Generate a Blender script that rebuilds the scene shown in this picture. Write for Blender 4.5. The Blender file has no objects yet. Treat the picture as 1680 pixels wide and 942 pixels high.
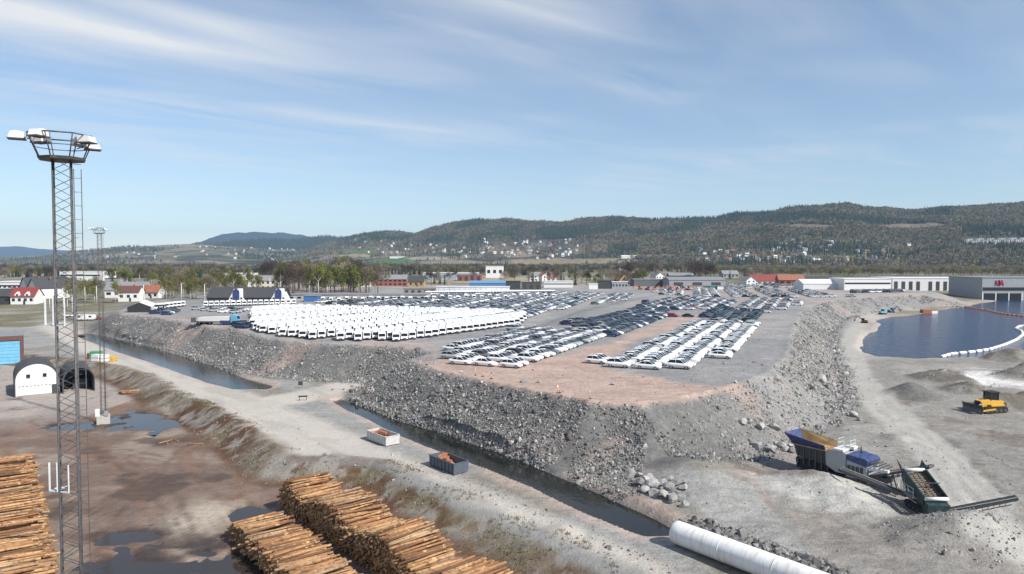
import bpy, math, random
import numpy as np
from mathutils import Vector, Matrix

random.seed(7); RNG = np.random.default_rng(11)
scene = bpy.context.scene
C = scene.collection
R = math.radians

# ------------------------------------------------------------------ camera, sky, sun
CAMZ, FPX, CX, CY, HZ = 29.0, 1135.0, 840.0, 471.0, 428.0
PITCH = math.atan((CY - HZ) / FPX)
cam_d = bpy.data.cameras.new('camera'); cam = bpy.data.objects.new('camera', cam_d); C.objects.link(cam)
cam.location = (0, 0, CAMZ); cam.rotation_euler = (math.pi / 2 - PITCH, 0, 0)
cam_d.sensor_width = 36; cam_d.lens = 36 * FPX / 1680; cam_d.clip_start = 0.5; cam_d.clip_end = 60000
scene.camera = cam

SUN_AZ, SUN_EL = math.atan2(0.82, -0.57), R(42)
SDIR = Vector((math.sin(SUN_AZ) * math.cos(SUN_EL), math.cos(SUN_AZ) * math.cos(SUN_EL), math.sin(SUN_EL)))
sun_d = bpy.data.lights.new('sun', 'SUN'); sun = bpy.data.objects.new('sun', sun_d); C.objects.link(sun)
sun_d.energy = 4.9; sun_d.angle = R(0.53); sun_d.color = (1.0, 0.955, 0.89)
sun.rotation_euler = (-SDIR).to_track_quat('-Z', 'Y').to_euler(); sun.location = (60, -40, 90)

world = bpy.data.worlds.new('World'); scene.world = world; world.use_nodes = True
nt = world.node_tree; nt.nodes.clear()
def wn(t, **k):
    n = nt.nodes.new(t)
    for a, b in k.items(): setattr(n, a, b)
    return n
def wm(op, a, b=None, c=None, clamp=False):
    n = wn('ShaderNodeMath', operation=op); n.use_clamp = clamp
    for i, s in enumerate((a, b, c)):
        if s is None: continue
        if isinstance(s, (int, float)): n.inputs[i].default_value = s
        else: nt.links.new(s, n.inputs[i])
    return n.outputs[0]
out = wn('ShaderNodeOutputWorld')
sky = wn('ShaderNodeTexSky'); sky.sky_type = 'NISHITA'; sky.sun_disc = False
sky.sun_elevation = SUN_EL; sky.sun_rotation = SUN_AZ; sky.altitude = 30; sky.air_density = 1.0; sky.dust_density = 0.0; sky.ozone_density = 2.5
bg = wn('ShaderNodeBackground'); bg.inputs[1].default_value = 0.10
nt.links.new(sky.outputs[0], bg.inputs[0])
tc = wn('ShaderNodeTexCoord'); sep = wn('ShaderNodeSeparateXYZ'); nt.links.new(tc.outputs['Generated'], sep.inputs[0])
zz = wm('MAXIMUM', sep.outputs[2], 0.03)
pxn = wm('DIVIDE', sep.outputs[0], zz); pyn = wm('DIVIDE', sep.outputs[1], zz)
s_ = wm('ADD', wm('MULTIPLY', pxn, 0.74), wm('MULTIPLY', pyn, 0.67))
t_ = wm('ADD', wm('MULTIPLY', pxn, -0.67), wm('MULTIPLY', pyn, 0.74))
def cloud_noise(ss, ts, det, seed, dist=0.6):
    cb = wn('ShaderNodeCombineXYZ'); nt.links.new(wm('MULTIPLY', s_, ss), cb.inputs[0]); nt.links.new(wm('MULTIPLY', t_, ts), cb.inputs[1]); cb.inputs[2].default_value = seed
    n = wn('ShaderNodeTexNoise'); n.inputs['Scale'].default_value = 1.0; n.inputs['Detail'].default_value = det; n.inputs['Roughness'].default_value = 0.55; n.inputs['Distortion'].default_value = dist
    nt.links.new(cb.outputs[0], n.inputs['Vector']); return n.outputs['Fac']
n1 = cloud_noise(0.55, 1.7, 7, 3.3); n2 = cloud_noise(0.32, 0.5, 3, 9.1, 0.2)
veil = wm('MULTIPLY', wm('SMOOTH_MIN', wm('MULTIPLY', wm('SUBTRACT', n1, 0.38, clamp=True), 2.0), 1.0, 0.1), wm('MULTIPLY', wm('SUBTRACT', n2, 0.34, clamp=True), 3.0, clamp=True), clamp=True)
# the bright cirrus streak and the smaller one beside it
def band(t0, w, s0, s1, amp):
    tt = wm('ADD', t_, wm('MULTIPLY', wm('SUBTRACT', n1, 0.5), 0.5))
    a = wm('SUBTRACT', 1.0, wm('DIVIDE', wm('ABSOLUTE', wm('SUBTRACT', tt, t0)), w), clamp=True)
    ms = wn('ShaderNodeMapRange'); ms.interpolation_type = 'SMOOTHSTEP'; nt.links.new(s_, ms.inputs[0]); ms.inputs[1].default_value = s1; ms.inputs[2].default_value = s0
    a = wm('POWER', a, 1.3)
    return wm('MULTIPLY', wm('MULTIPLY', a, ms.outputs[0]), wm('MULTIPLY', wm('ADD', n1, 0.25), amp), clamp=True)
b1 = band(3.38, 0.52, 0.9, 2.0, 1.45); b2 = band(2.02, 0.36, 1.6, 3.0, 0.75); b3 = band(2.75, 0.45, 0.2, 1.6, 0.22)
fac = wm('ADD', wm('MULTIPLY', veil, 0.9), wm('ADD', b1, wm('ADD', b2, b3)), clamp=True)
hz = wn('ShaderNodeMapRange'); nt.links.new(sep.outputs[2], hz.inputs[0]); hz.inputs[1].default_value = 0.03; hz.inputs[2].default_value = 0.12
fac = wm('MULTIPLY', wm('MULTIPLY', wm('ADD', fac, 0.10), hz.outputs[0]), 0.9, clamp=True)
bgc = wn('ShaderNodeBackground'); bgc.inputs[0].default_value = (0.97, 0.985, 1.0, 1); bgc.inputs[1].default_value = 0.66
mixw = wn('ShaderNodeMixShader'); nt.links.new(fac, mixw.inputs[0]); nt.links.new(bg.outputs[0], mixw.inputs[1]); nt.links.new(bgc.outputs[0], mixw.inputs[2]); nt.links.new(mixw.outputs[0], out.inputs[0])
vs = scene.view_settings; vs.view_transform = 'Standard'; vs.look = 'None'; vs.exposure = 0.42; vs.gamma = 1.0; vs.use_curve_mapping = False
scene.cycles.max_bounces = 6; scene.cycles.transparent_max_bounces = 6; scene.cycles.volume_bounces = 0

# ------------------------------------------------------------------ helpers
def gp(px, py, z=0.0):
    """ground point: where the pixel's ray meets height z"""
    a, b = (px - CX) / FPX, -(py - CY) / FPX
    ct, st = math.cos(PITCH), math.sin(PITCH)
    d = (a, ct + b * st, -st + b * ct)
    t = (z - CAMZ) / d[2]
    return Vector((d[0] * t, d[1] * t, z))
def G(px, py, z=0.0):
    v = gp(px, py, z); return (v.x, v.y)

class MB:
    def __init__(s): s.v = []; s.f = []; s.m = []; s.s = []
    def add(s, vs, fs, m=0, smooth=False):
        o = len(s.v); s.v += [tuple(v) for v in vs]
        for f in fs: s.f.append(tuple(i + o for i in f)); s.m.append(m); s.s.append(smooth)
        return s
    def box(s, c, sz, m=0, rz=0, ry=0, rx=0, taper=1.0):
        M = Matrix.Rotation(rz, 3, 'Z') @ Matrix.Rotation(ry, 3, 'Y') @ Matrix.Rotation(rx, 3, 'X')
        vs = []
        for dz in (-.5, .5):
            k = taper if dz > 0 else 1
            for dx, dy in ((-.5, -.5), (.5, -.5), (.5, .5), (-.5, .5)):
                vs.append(Vector(c) + M @ Vector((dx * sz[0] * k, dy * sz[1] * k, dz * sz[2])))
        return s.add(vs, [(3, 2, 1, 0), (4, 5, 6, 7), (0, 1, 5, 4), (1, 2, 6, 5), (2, 3, 7, 6), (3, 0, 4, 7)], m)
    def tube(s, p0, p1, r0, r1=None, n=8, m=0, caps=True, smooth=True, mc=None):
        p0, p1 = Vector(p0), Vector(p1); r1 = r0 if r1 is None else r1
        d = (p1 - p0).normalized(); u = d.orthogonal().normalized(); w = d.cross(u)
        vs = [p + r * (math.cos(2 * math.pi * i / n) * u + math.sin(2 * math.pi * i / n) * w) for p, r in ((p0, r0), (p1, r1)) for i in range(n)]
        s.add(vs, [(i, (i + 1) % n, n + (i + 1) % n, n + i) for i in range(n)], m, smooth)
        if caps:
            o = len(s.v) - 2 * n; mm = m if mc is None else mc
            s.f += [tuple(o + i for i in reversed(range(n))), tuple(o + n + i for i in range(n))]; s.m += [mm, mm]; s.s += [False, False]
        return s
    def bar(s, p0, p1, w, h=None, m=0):
        p0, p1 = Vector(p0), Vector(p1); h = w if h is None else h
        d = (p1 - p0).normalized(); u = d.cross(Vector((0, 0, 1)))
        u = Vector((1, 0, 0)) if u.length < 1e-4 else u.normalized()
        k = u.cross(d)
        vs = [p + a * u * w / 2 + b * k * h / 2 for p in (p0, p1) for a, b in ((-1, -1), (1, -1), (1, 1), (-1, 1))]
        return s.add(vs, [(0, 1, 2, 3), (7, 6, 5, 4), (0, 4, 5, 1), (1, 5, 6, 2), (2, 6, 7, 3), (3, 7, 4, 0)], m)
    def prism(s, poly, y0, y1, m=0, me=None, axis='y'):
        """extrude an (a,z) outline along y (or an (a,z) outline along x with axis='x')"""
        n = len(poly)
        f = (lambda a, z, y: (a, y, z)) if axis == 'y' else (lambda a, z, y: (y, a, z))
        vs = [f(a, z, y0) for a, z in poly] + [f(a, z, y1) for a, z in poly]
        s.add(vs, [(i, (i + 1) % n, n + (i + 1) % n, n + i) for i in range(n)], m)
        s.add(vs, [tuple(reversed(range(n))), tuple(range(n, 2 * n))], m if me is None else me)
        return s
    def mesh(s, name, mats):
        me = bpy.data.meshes.new(name); me.from_pydata(s.v, [], s.f)
        for mt in mats: me.materials.append(mt)
        me.polygons.foreach_set('material_index', s.m); me.polygons.foreach_set('use_smooth', s.s)
        me.update(); return me
    def build(s, name, mats, parent=None, loc=None, rz=0):
        if not isinstance(mats, (list, tuple)): mats = [mats]
        return mkobj(name, s.mesh(name, mats), parent, loc, rz)
def mkobj(name, me, parent=None, loc=None, rz=0):
    o = bpy.data.objects.new(name, me); C.objects.link(o)
    if parent: o.parent = parent
    if loc is not None: o.location = loc
    if rz: o.rotation_euler[2] = rz
    return o
def tag(o, label=None, cat=None, group=None, kind=None):
    if label: o['label'] = label
    if cat: o['category'] = cat
    if group: o['group'] = group
    if kind: o['kind'] = kind
    return o
def thing(name, label, cat, loc, rz=0, group=None):
    o = mkobj(name, None, None, loc, rz); o.empty_display_size = 0.3
    return tag(o, label, cat, group)

# ---- materials
def new_mat(name):
    m = bpy.data.materials.new(name); m.use_nodes = True
    t = m.node_tree; b = t.nodes['Principled BSDF']; return m, t, b
def sock(t, node_in, v):
    if hasattr(v, 'links') or hasattr(v, 'is_linked'): t.links.new(v, node_in)
    else: node_in.default_value = v
def nmath(t, op, a, b=None, clamp=False):
    n = t.nodes.new('ShaderNodeMath'); n.operation = op; n.use_clamp = clamp
    sock(t, n.inputs[0], a)
    if b is not None: sock(t, n.inputs[1], b)
    return n.outputs[0]
def nnoise(t, scale, det=4, rough=0.55, vec=None, dist=0.0):
    n = t.nodes.new('ShaderNodeTexNoise'); n.inputs['Scale'].default_value = scale; n.inputs['Detail'].default_value = det
    n.inputs['Roughness'].default_value = rough; n.inputs['Distortion'].default_value = dist
    if vec is not None: t.links.new(vec, n.inputs['Vector'])
    return n.outputs['Fac']
def nmix(t, f, a, b, mode='MIX'):
    n = t.nodes.new('ShaderNodeMix'); n.data_type = 'RGBA'; n.blend_type = mode
    sock(t, n.inputs[0], f)
    for i, v in ((6, a), (7, b)):
        if isinstance(v, tuple): n.inputs[i].default_value = (v[0], v[1], v[2], 1)
        else: t.links.new(v, n.inputs[i])
    return n.outputs[2]
def nramp(t, f, stops):
    n = t.nodes.new('ShaderNodeValToRGB'); t.links.new(f, n.inputs[0])
    while len(n.color_ramp.elements) < len(stops): n.color_ramp.elements.new(0.5)
    for e, (p, c) in zip(n.color_ramp.elements, stops): e.position = p; e.color = (c[0], c[1], c[2], 1)
    return n.outputs[0]
def nval(t, f, lo, hi, a=0.0, b=1.0):
    n = t.nodes.new('ShaderNodeMapRange'); sock(t, n.inputs[0], f); n.inputs[1].default_value = lo; n.inputs[2].default_value = hi; n.inputs[3].default_value = a; n.inputs[4].default_value = b
    return n.outputs[0]
def nbump(t, b, h, strength, dist):
    n = t.nodes.new('ShaderNodeBump'); n.inputs['Strength'].default_value = strength; n.inputs['Distance'].default_value = dist
    t.links.new(h, n.inputs['Height']); t.links.new(n.outputs[0], b.inputs['Normal'])
def objco(t, kind='Object'):
    return t.nodes.new('ShaderNodeTexCoord').outputs[kind]
def geopos(t): return t.nodes.new('ShaderNodeNewGeometry').outputs['Position']
MATS = {}
def flat(name, col, rough=0.6, metal=0.0, var=0.18, scale=2.0, spec=0.5, objvar=0.0, coat=0.0, dust=0.0):
    """painted or plain surface with grain and grime variation"""
    if name in MATS: return MATS[name]
    m, t, b = new_mat(name); co = objco(t)
    f = nnoise(t, scale, 5, 0.6, co)
    v = nval(t, f, 0.25, 0.75, 1 - var, 1 + var * 0.6)
    if objvar:
        oi = t.nodes.new('ShaderNodeObjectInfo').outputs['Random']
        v = nmath(t, 'MULTIPLY', v, nval(t, oi, 0, 1, 1 - objvar, 1 + objvar))
    cb = t.nodes.new('ShaderNodeCombineColor')
    for i in range(3): t.links.new(nmath(t, 'MULTIPLY', v, col[i]), cb.inputs[i])
    cc = cb.outputs[0]
    if dust: cc = nmix(t, nval(t, nnoise(t, scale * 1.7, 6, .7, co), .40, .68, 0.0, dust), cc, (.36, .32, .26))
    t.links.new(cc, b.inputs['Base Color'])
    t.links.new(nval(t, f, 0.2, 0.8, rough * 0.85, min(1, rough * 1.15)), b.inputs['Roughness'])
    b.inputs['Metallic'].default_value = metal; b.inputs['Specular IOR Level'].default_value = spec
    if coat: b.inputs['Coat Weight'].default_value = coat; b.inputs['Coat Roughness'].default_value = 0.08
    MATS[name] = m; return m

# ---- numpy noise
def vnoise(x, y, seed=0):
    xi = np.floor(x).astype(np.int64); yi = np.floor(y).astype(np.int64); fx = x - xi; fy = y - yi
    fx = fx * fx * (3 - 2 * fx); fy = fy * fy * (3 - 2 * fy)
    def h(a, b):
        k = (a * 374761393 + b * 668265263 + seed * 974711) & 0xffffffff
        k = ((k ^ (k >> 13)) * 1274126177) & 0xffffffff
        return ((k ^ (k >> 16)) & 0xffff) / 65535.0
    return (h(xi, yi) * (1 - fx) + h(xi + 1, yi) * fx) * (1 - fy) + (h(xi, yi + 1) * (1 - fx) + h(xi + 1, yi + 1) * fx) * fy
def fbm(x, y, s, o=4, seed=0):
    a = 0; amp = 1; tot = 0
    x = x / s; y = y / s
    for i in range(o):
        a = a + amp * vnoise(x, y, seed + i * 17); tot += amp; amp *= 0.5; x = x * 2.03 + 5.2; y = y * 2.03 + 1.7
    return a / tot
def sstep(a, b, x):
    t = np.clip((x - a) / (b - a), 0, 1); return t * t * (3 - 2 * t)
def sdf(poly, x, y):
    """signed distance to a polygon, negative inside"""
    d = np.full(x.shape, 1e18); ins = np.zeros(x.shape, bool); n = len(poly)
    for i in range(n):
        ax, ay = poly[i]; bx, by = poly[(i + 1) % n]; ex, ey = bx - ax, by - ay
        t = np.clip(((x - ax) * ex + (y - ay) * ey) / (ex * ex + ey * ey + 1e-12), 0, 1)
        d = np.minimum(d, (x - ax - t * ex) ** 2 + (y - ay - t * ey) ** 2)
        c = (ay > y) != (by > y)
        ins ^= c & (x < (bx - ax) * (y - ay) / (by - ay + 1e-12) + ax)
    d = np.sqrt(d); return np.where(ins, -d, d)
def ldist(line, x, y):
    d = np.full(x.shape, 1e18)
    for (ax, ay), (bx, by) in zip(line[:-1], line[1:]):
        ex, ey = bx - ax, by - ay
        t = np.clip(((x - ax) * ex + (y - ay) * ey) / (ex * ex + ey * ey + 1e-12), 0, 1)
        d = np.minimum(d, (x - ax - t * ex) ** 2 + (y - ay - t * ey) ** 2)
    return np.sqrt(d)

# ------------------------------------------------------------------ the lie of the land
ZP, ZY, ZW = 7.3, -2.0, -0.6
PL = [G(px, py, ZP) for px, py in ((200, 516), (250, 521), (310, 531), (385, 541), (430, 554), (500, 562), (560, 566), (620, 567), (682, 571), (706, 580), (664, 592), (720, 608), (800, 627), (900, 648), (965, 660), (1050, 664), (1130, 652), (1200, 636), (1262, 614), (1293, 588), (1302, 560), (1306, 535), (1318, 512), (1350, 497), (1400, 489), (1500, 484), (1585, 482))]
PL += [(300, 470), (312, 640), (-205, 640), (-196, 380), (-172, 300)]
CAN1 = [G(px, py, ZW) for px, py in ((543, 660), (560, 668), (600, 690), (660, 718), (740, 750), (800, 772), (880, 806), (960, 846), (1015, 868), (1060, 884), (1095, 884), (1110, 872), (1050, 842), (950, 796), (850, 756), (740, 716), (640, 686), (560, 655))]
CAN2 = [G(px, py, ZW) for px, py in ((120, 548), (150, 562), (200, 580), (270, 603), (340, 628), (385, 641), (436, 641), (446, 634), (400, 622), (345, 600), (300, 586), (250, 571), (190, 556), (150, 548))]
LAKE = [G(px, py, -0.8) for px, py in ((1412, 566), (1420, 580), (1440, 588), (1500, 591), (1545, 590), (1600, 588), (1680, 580), (1790, 560), (1790, 486), (1680, 489), (1640, 492), (1600, 499), (1578, 505), (1545, 510), (1500, 518), (1462, 520), (1437, 526), (1446, 535), (1440, 541), (1420, 550))]
YARD = [G(px, py, ZY) for px, py in ((150, 618), (200, 640), (235, 668), (300, 702), (350, 742), (400, 787), (440, 800))] + [(-22.5, 92.5), (3.5, 61.5), (22, 40), (30, 0), (-400, 0), (-400, 205), (-150, 205)]
ROADL = [G(px, py) for px, py in ((90, 535), (170, 572), (250, 606), (330, 640), (400, 668), (480, 705), (560, 745), (660, 795), (760, 838), (880, 895), (1000, 955))]
SPUR = [G(px, py) for px, py in ((400, 668), (470, 655), (530, 645), (590, 628))]
HAUL = [G(px, py) for px, py in ((1640, 900), (1560, 770), (1520, 725), (1450, 668), (1405, 615), (1396, 575), (1402, 540), (1420, 520), (1450, 512), (1540, 502), (1600, 496))]
PUD = [(G(240, 686, ZY), 6.6, 9.0), (G(272, 694, ZY), 4.0, 5.0), (G(118, 698, ZY), 5.0, 2.6), (G(222, 877, ZY), 3.6, 1.9), (G(208, 932, ZY), 4.4, 3.4), (G(385, 938, ZY), 5.2, 3.2), (G(408, 838, ZY), 2.0, 1.6), (G(330, 905, ZY), 1.6, 0.9)]
MOUNDS = [  # x, y, radius, height, power
    (*G(1495, 648), 6.0, 3.1, 1.0), (*G(1548, 622), 9.0, 2.8, 1.0), (*G(1588, 640), 6.5, 1.8, 1.0), (*G(1660, 590), 8.5, 5.0, 1.2), (*G(1700, 620), 11, 4.4, 1.2), (*G(1690, 665), 8, 3.2, 1.2), (*G(1640, 668), 6, 2.2, 1.2),
    (*G(1335, 806), 8.0, 2.4, 1.0), (*G(1398, 830), 5.0, 1.2, 1.0), (*G(1562, 888), 7.0, 2.9, 1.0), (*G(1610, 868), 6.0, 1.8, 1.0), (*G(1470, 720), 3.0, 0.8, 1.0), (*G(925, 870), 2.2, 0.5, 1.0), (*G(612, 640), 5.0, 1.4, 1.0)]
PXH, PYH = np.array([a for a, b in PL]), np.array([b for a, b in PL])

TRACKS = [[G(a, b) for a, b in l] for l in (((1680, 700), (1600, 705), (1530, 700), (1470, 690), (1430, 650)), ((1680, 770), (1600, 745), (1530, 735), (1480, 715)), ((1680, 850), (1620, 800), (1560, 740), (1500, 690)), ((1250, 900), (1330, 860), (1420, 850), (1480, 890)), ((1180, 850), (1260, 840), (1340, 850), (1400, 880)), ((1300, 940), (1400, 910), (1480, 930)), ((1680, 900), (1590, 830), (1545, 770)))]
YTR = [[G(a, b, -2.0) for a, b in l] for l in (((120, 760), (200, 740), (300, 760), (400, 830)), ((60, 690), (160, 730), (260, 800), (330, 900)), ((130, 850), (220, 800), (330, 780), (420, 800)), ((30, 670), (120, 670), (190, 640)), ((150, 942), (210, 840), (300, 740), (330, 725)))]
def ruts(x, y, lines, half, w):
    r = np.zeros(x.shape)
    m = (y > 50) & (y < 200) & (np.abs(x) < 150)
    if m.any():
        q = np.zeros(m.sum()); xm, ym = x[m], y[m]; wob = (fbm(xm, ym, 6, 2, 88) - .5) * 1.6
        for l in lines: q = np.maximum(q, np.exp(-((np.abs(ldist(l, xm, ym) + wob) - half) / w) ** 2))
        r[m] = q
    return r
def zones(x, y):
    z = {}
    w = (fbm(x, y, 9.0, 3, 5) - 0.5)
    z['pl'] = sdf(PL, x, y); z['plw'] = z['pl'] + w * 2.2 + (fbm(x, y, 2.4, 2, 31) - 0.5) * 1.4
    z['c1'] = sdf(CAN1, x, y) + w * 0.9; z['c2'] = sdf(CAN2, x, y) + w * 0.9; z['lk'] = sdf(LAKE, x, y) + w * 3.0
    z['yd'] = sdf(YARD, x, y) + w * 1.3
    return z
def H(x, y, Z=None):
    x = np.asarray(x, float); y = np.asarray(y, float)
    Z = Z or zones(x, y)
    base = ZY + (0 - ZY) * sstep(-0.5, 7.0, Z['yd'])
    hump = 0.55 * np.exp(-((Z['yd'] - 6.5) / 2.2) ** 2) * sstep(230, 180, y) * (0.4 + fbm(x, y, 7, 3, 44)) * sstep(84, 94, y)
    base = base + hump
    base = base + 6.3 * np.maximum(sstep(285, 400, y) * sstep(170, 60, x), sstep(560, 700, y)) + 2.0 * sstep(330, 420, y) * sstep(180, 300, x) * sstep(4, 40, Z['lk'])
    rough = fbm(x, y, 4.0, 4, 3) - 0.5
    quarry = sstep(14, 30, x - 0.0 * y) * sstep(260, 200, y) * sstep(1, 5, Z['lk'])
    base = base + rough * (0.22 + 0.5 * quarry)
    base = base - 0.13 * ruts(x, y, TRACKS, 1.1, .45) - 0.07 * ruts(x, y, YTR, 1.0, .4) * (Z['yd'] < 0)
    # ramp between the corner of the fill and the pipe
    rx, ry = G(1150, 800); base = base + 2.6 * np.exp(-(((x - rx) / 7.5) ** 2 + ((y - ry - 2) / 10) ** 2))
    for mx, my, r, h, p in MOUNDS:
        d = np.sqrt((x - mx) ** 2 + (y - my) ** 2) / r + (fbm(x, y, 3.0, 3, 77) - 0.5) * 0.35
        base = base + h * np.clip(1 - d, 0, 1) ** p * (0.85 + 0.3 * fbm(x, y, 1.2, 2, 13))
    gully = (fbm(x * 0.7 + y * 0.7, (x - y) * 0.25, 3.0, 3, 8) - 0.5)
    pz = ZP - np.maximum(0, Z['plw'] + 0.2) * (0.72 + 0.10 * (fbm(x, y, 22, 2, 21) - .5)) + gully * 0.7 * sstep(0.3, 2.5, Z['pl']) * sstep(16, 9, Z['pl'])
    pz = pz + (rough * 0.10) * (Z['pl'] < 0) + 0.35 * np.exp(-((Z['pl'] + 0.9) / 0.7) ** 2) * fbm(x, y, 2.0, 2, 61)
    g = np.maximum(base, pz)
    for k, dep, sl in (('c1', -2.0, 1.1), ('c2', -2.0, 0.9), ('lk', -2.6, 0.45)):
        g = np.minimum(g, np.maximum(dep, dep + np.maximum(0, Z[k] + (1.2 if k != 'lk' else 4.0)) * sl) + (50 * sstep(1.2, 3.0, Z[k]) if k != 'lk' else 0))
    for (ax, ay), a, b in PUD:
        r2 = (((x - ax) / a) ** 2 + ((y - ay) / b) ** 2) * np.exp(5.5 * (fbm(x, y, 2.4, 4, 23) - .5))
        g = g - 0.46 * np.exp(-r2 * r2 * 0.9) * (Z['yd'] < 3)
    return g
def Hs(x, y): return float(H(np.array([x]), np.array([y]))[0])

def settle(px, py, z0=6.0):
    p = gp(px, py, z0)
    for _ in range(7): p = gp(px, py, min(9.0, max(0.0, Hs(p.x, p.y))))
    return p
def axis(fine0, fine1, step, lo, hi, grow):
    a = list(np.arange(fine0, fine1 + step, step)); s = step; p = a[-1]
    while p < hi: s = min(s * grow, 900); p += s; a.append(p)
    s = step; p = a[0]; left = []
    while p > lo: s = min(s * grow, 900); p -= s; left.append(p)
    return np.array(left[::-1] + a)
gx = axis(-150, 135, 0.9, -16000, 16000, 1.09); gy = axis(50, 265, 0.9, -3000, 16000, 1.07)
gx = np.concatenate([gx[gx < -72], np.arange(-72, 72, 0.5), gx[gx > 72]]); gy = np.concatenate([gy[gy < 56], np.arange(56.2, 140, 0.5), gy[gy > 140]])
X, Y = np.meshgrid(gx, gy); ZN = zones(X, Y); HH = H(X, Y, ZN)
def Hs(x, y):
    i = min(max(int(np.searchsorted(gx, x)) - 1, 0), len(gx) - 2); j = min(max(int(np.searchsorted(gy, y)) - 1, 0), len(gy) - 2)
    a = (x - gx[i]) / (gx[i + 1] - gx[i]); b = (y - gy[j]) / (gy[j + 1] - gy[j])
    return float((HH[j, i] * (1 - a) + HH[j, i + 1] * a) * (1 - b) + (HH[j + 1, i] * (1 - a) + HH[j + 1, i + 1] * a) * b)

def mixc(a, b, f): return a + (np.array(b) - a) * np.clip(f, 0, 1)[..., None]
n9 = fbm(X, Y, 9, 4, 51); n3 = fbm(X, Y, 3, 4, 52); n30 = fbm(X, Y, 30, 4, 53); n80 = fbm(X, Y, 90, 4, 54)
col = np.zeros(X.shape + (3,)) + np.array((0.235, 0.222, 0.20))
# countryside further out: dry grass, spring meadow, ploughed soil
far = np.maximum(sstep(300, 420, Y), sstep(-165, -200, X))
cty = mixc(np.zeros_like(col) + np.array((0.15, 0.135, 0.085)), (0.115, 0.12, 0.06), sstep(0.45, 0.6, n80)); cty = mixc(cty, (0.30, 0.25, 0.16), sstep(0.56, 0.68, fbm(X, Y, 260, 3, 55)))
col = mixc(col, cty, far * sstep(0, 30, ZN['pl'])) if False else col + (cty - col) * (far * sstep(0, 30, ZN['pl']))[..., None]
# quarry floor
col = mixc(col, (0.31, 0.294, 0.266), sstep(0.45, 0.75, n9) * 0.7); col = mixc(col, (0.27, 0.24, 0.215), sstep(0.55, 0.75, fbm(X, Y, 6, 4, 57)) * 0.55 * (Y < 300))
px1, py1 = G(1180, 800); col = mixc(col, (0.28, 0.22, 0.188), 0.8 * np.exp(-(((X - px1) / 11) ** 2 + ((Y - py1) / 16) ** 2)) * sstep(0.35, 0.6, n3))
wx, wy = G(1640, 622); col = mixc(col, (0.62, 0.60, 0.57), sstep(1.2, 0.5, np.sqrt(((X - wx - 4) / 18) ** 2 + ((Y - wy) / 15) ** 2) + (n3 - .5) * 0.9) * 0.9)
mx_, my_ = MOUNDS[0][:2]; col = mixc(col, (0.125, 0.122, 0.115), sstep(7.5, 5.5, np.hypot(X - mx_, Y - my_)) * 0.8)
for mm in MOUNDS[1:7]: col = mixc(col, (0.13, 0.115, 0.095), sstep(mm[2] * 1.1, mm[2] * 0.7, np.hypot(X - mm[0], Y - mm[1])) * sstep(0.3, 0.55, n3) * 0.9)
for mm in MOUNDS[7:9]: col = mixc(col, (0.40, 0.39, 0.36), sstep(mm[2] * 1.1, mm[2] * 0.7, np.hypot(X - mm[0], Y - mm[1])) * 0.8)
rt = ruts(X, Y, TRACKS, 1.1, .5); col = mixc(col, (0.20, 0.185, 0.165), rt * sstep(.3, .6, n3) * .75)
for a_, b_, r_q in ((1470, 716, 2.4), (1575, 768, 4.0), (1560, 690, 3.0), (1660, 720, 4.5), (1620, 880, 3.5), (1290, 790, 4), (1200, 770, 4), (1480, 660, 3)):
    qx, qy = G(a_, b_); col = mixc(col, (0.15, 0.12, 0.10), sstep(1.1, .4, np.hypot(X - qx, (Y - qy) * .8) / r_q + (fbm(X, Y, 1.5, 3, 95) - .5) * 1.6) * .75)
# roads of pale crushed stone
dh = ldist(HAUL, X, Y) + (n3 - .5) * 2.5; col = mixc(col, (0.37, 0.355, 0.322), sstep(4.6, 2.6, dh)); col = mixc(col, (0.35, 0.335, 0.305), 0.7 * np.exp(-((dh - 1.6) / 0.45) ** 2))
dr = np.minimum(ldist(ROADL, X, Y), ldist(SPUR, X, Y) + 1.0) + (n3 - .5) * 1.8
onroad = sstep(8.5, 5.2, dr) * (ZN['yd'] > 4) * (ZN['pl'] > 10)
verge = (ZN['yd'] > -1) & (ZN['pl'] > 10) & (X < 30) & (Y < 300)
col = np.where(verge[..., None], mixc(np.zeros_like(col) + np.array((0.27, 0.265, 0.25)), (0.20, 0.17, 0.125), sstep(0.5, 0.65, n9) * 0.6), col)
col = mixc(col, (0.45, 0.415, 0.365), onroad); col = mixc(col, (0.36, 0.33, 0.29), onroad * sstep(0.5, 0.7, fbm(X * .77 + Y * .64, (X * .64 - Y * .77) * 0.15, 2.0, 3, 66)) * 0.8)
dc = np.minimum(ZN['c1'], ZN['c2']); col = mixc(col, (0.40, 0.315, 0.265), sstep(3.2, 1.2, dc + (n3 - .5) * 2) * (ZN['pl'] > 12.5) * (dc > 0.0) * 0.75 * (X < 30))
# the bank down to the timber yard
nearl = sstep(104, 92, Y)
bank = sstep(-3.0, 0.0, ZN['yd']) * sstep(9.0, 6.0, ZN['yd'] + (n3 - .5) * 3) * (ZN['pl'] > 12) * (Y < 240)
bk = mixc(np.zeros_like(col) + np.array((0.185, 0.145, 0.108)), (0.10, 0.055, 0.032), sstep(0.42, 0.58, n9)); bk = mixc(bk, (0.27, 0.25, 0.22), sstep(0.5, 0.62, fbm(X, Y, 1.6, 3, 152)) * .8); bk = mixc(bk, (0.14, 0.118, 0.066), sstep(0.58, 0.70, fbm(X, Y, 5, 3, 91)) * 0.6)
bk = mixc(bk, (0.105, 0.052, 0.028), sstep(2.5, 0.5, ZN['yd']) * 0.75); bk = mixc(bk, (0.255, 0.25, 0.235), nearl * sstep(4.0, 5.5, ZN['yd'] + (n3 - .5) * 2))
col = col + (bk - col) * bank[..., None]
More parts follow.
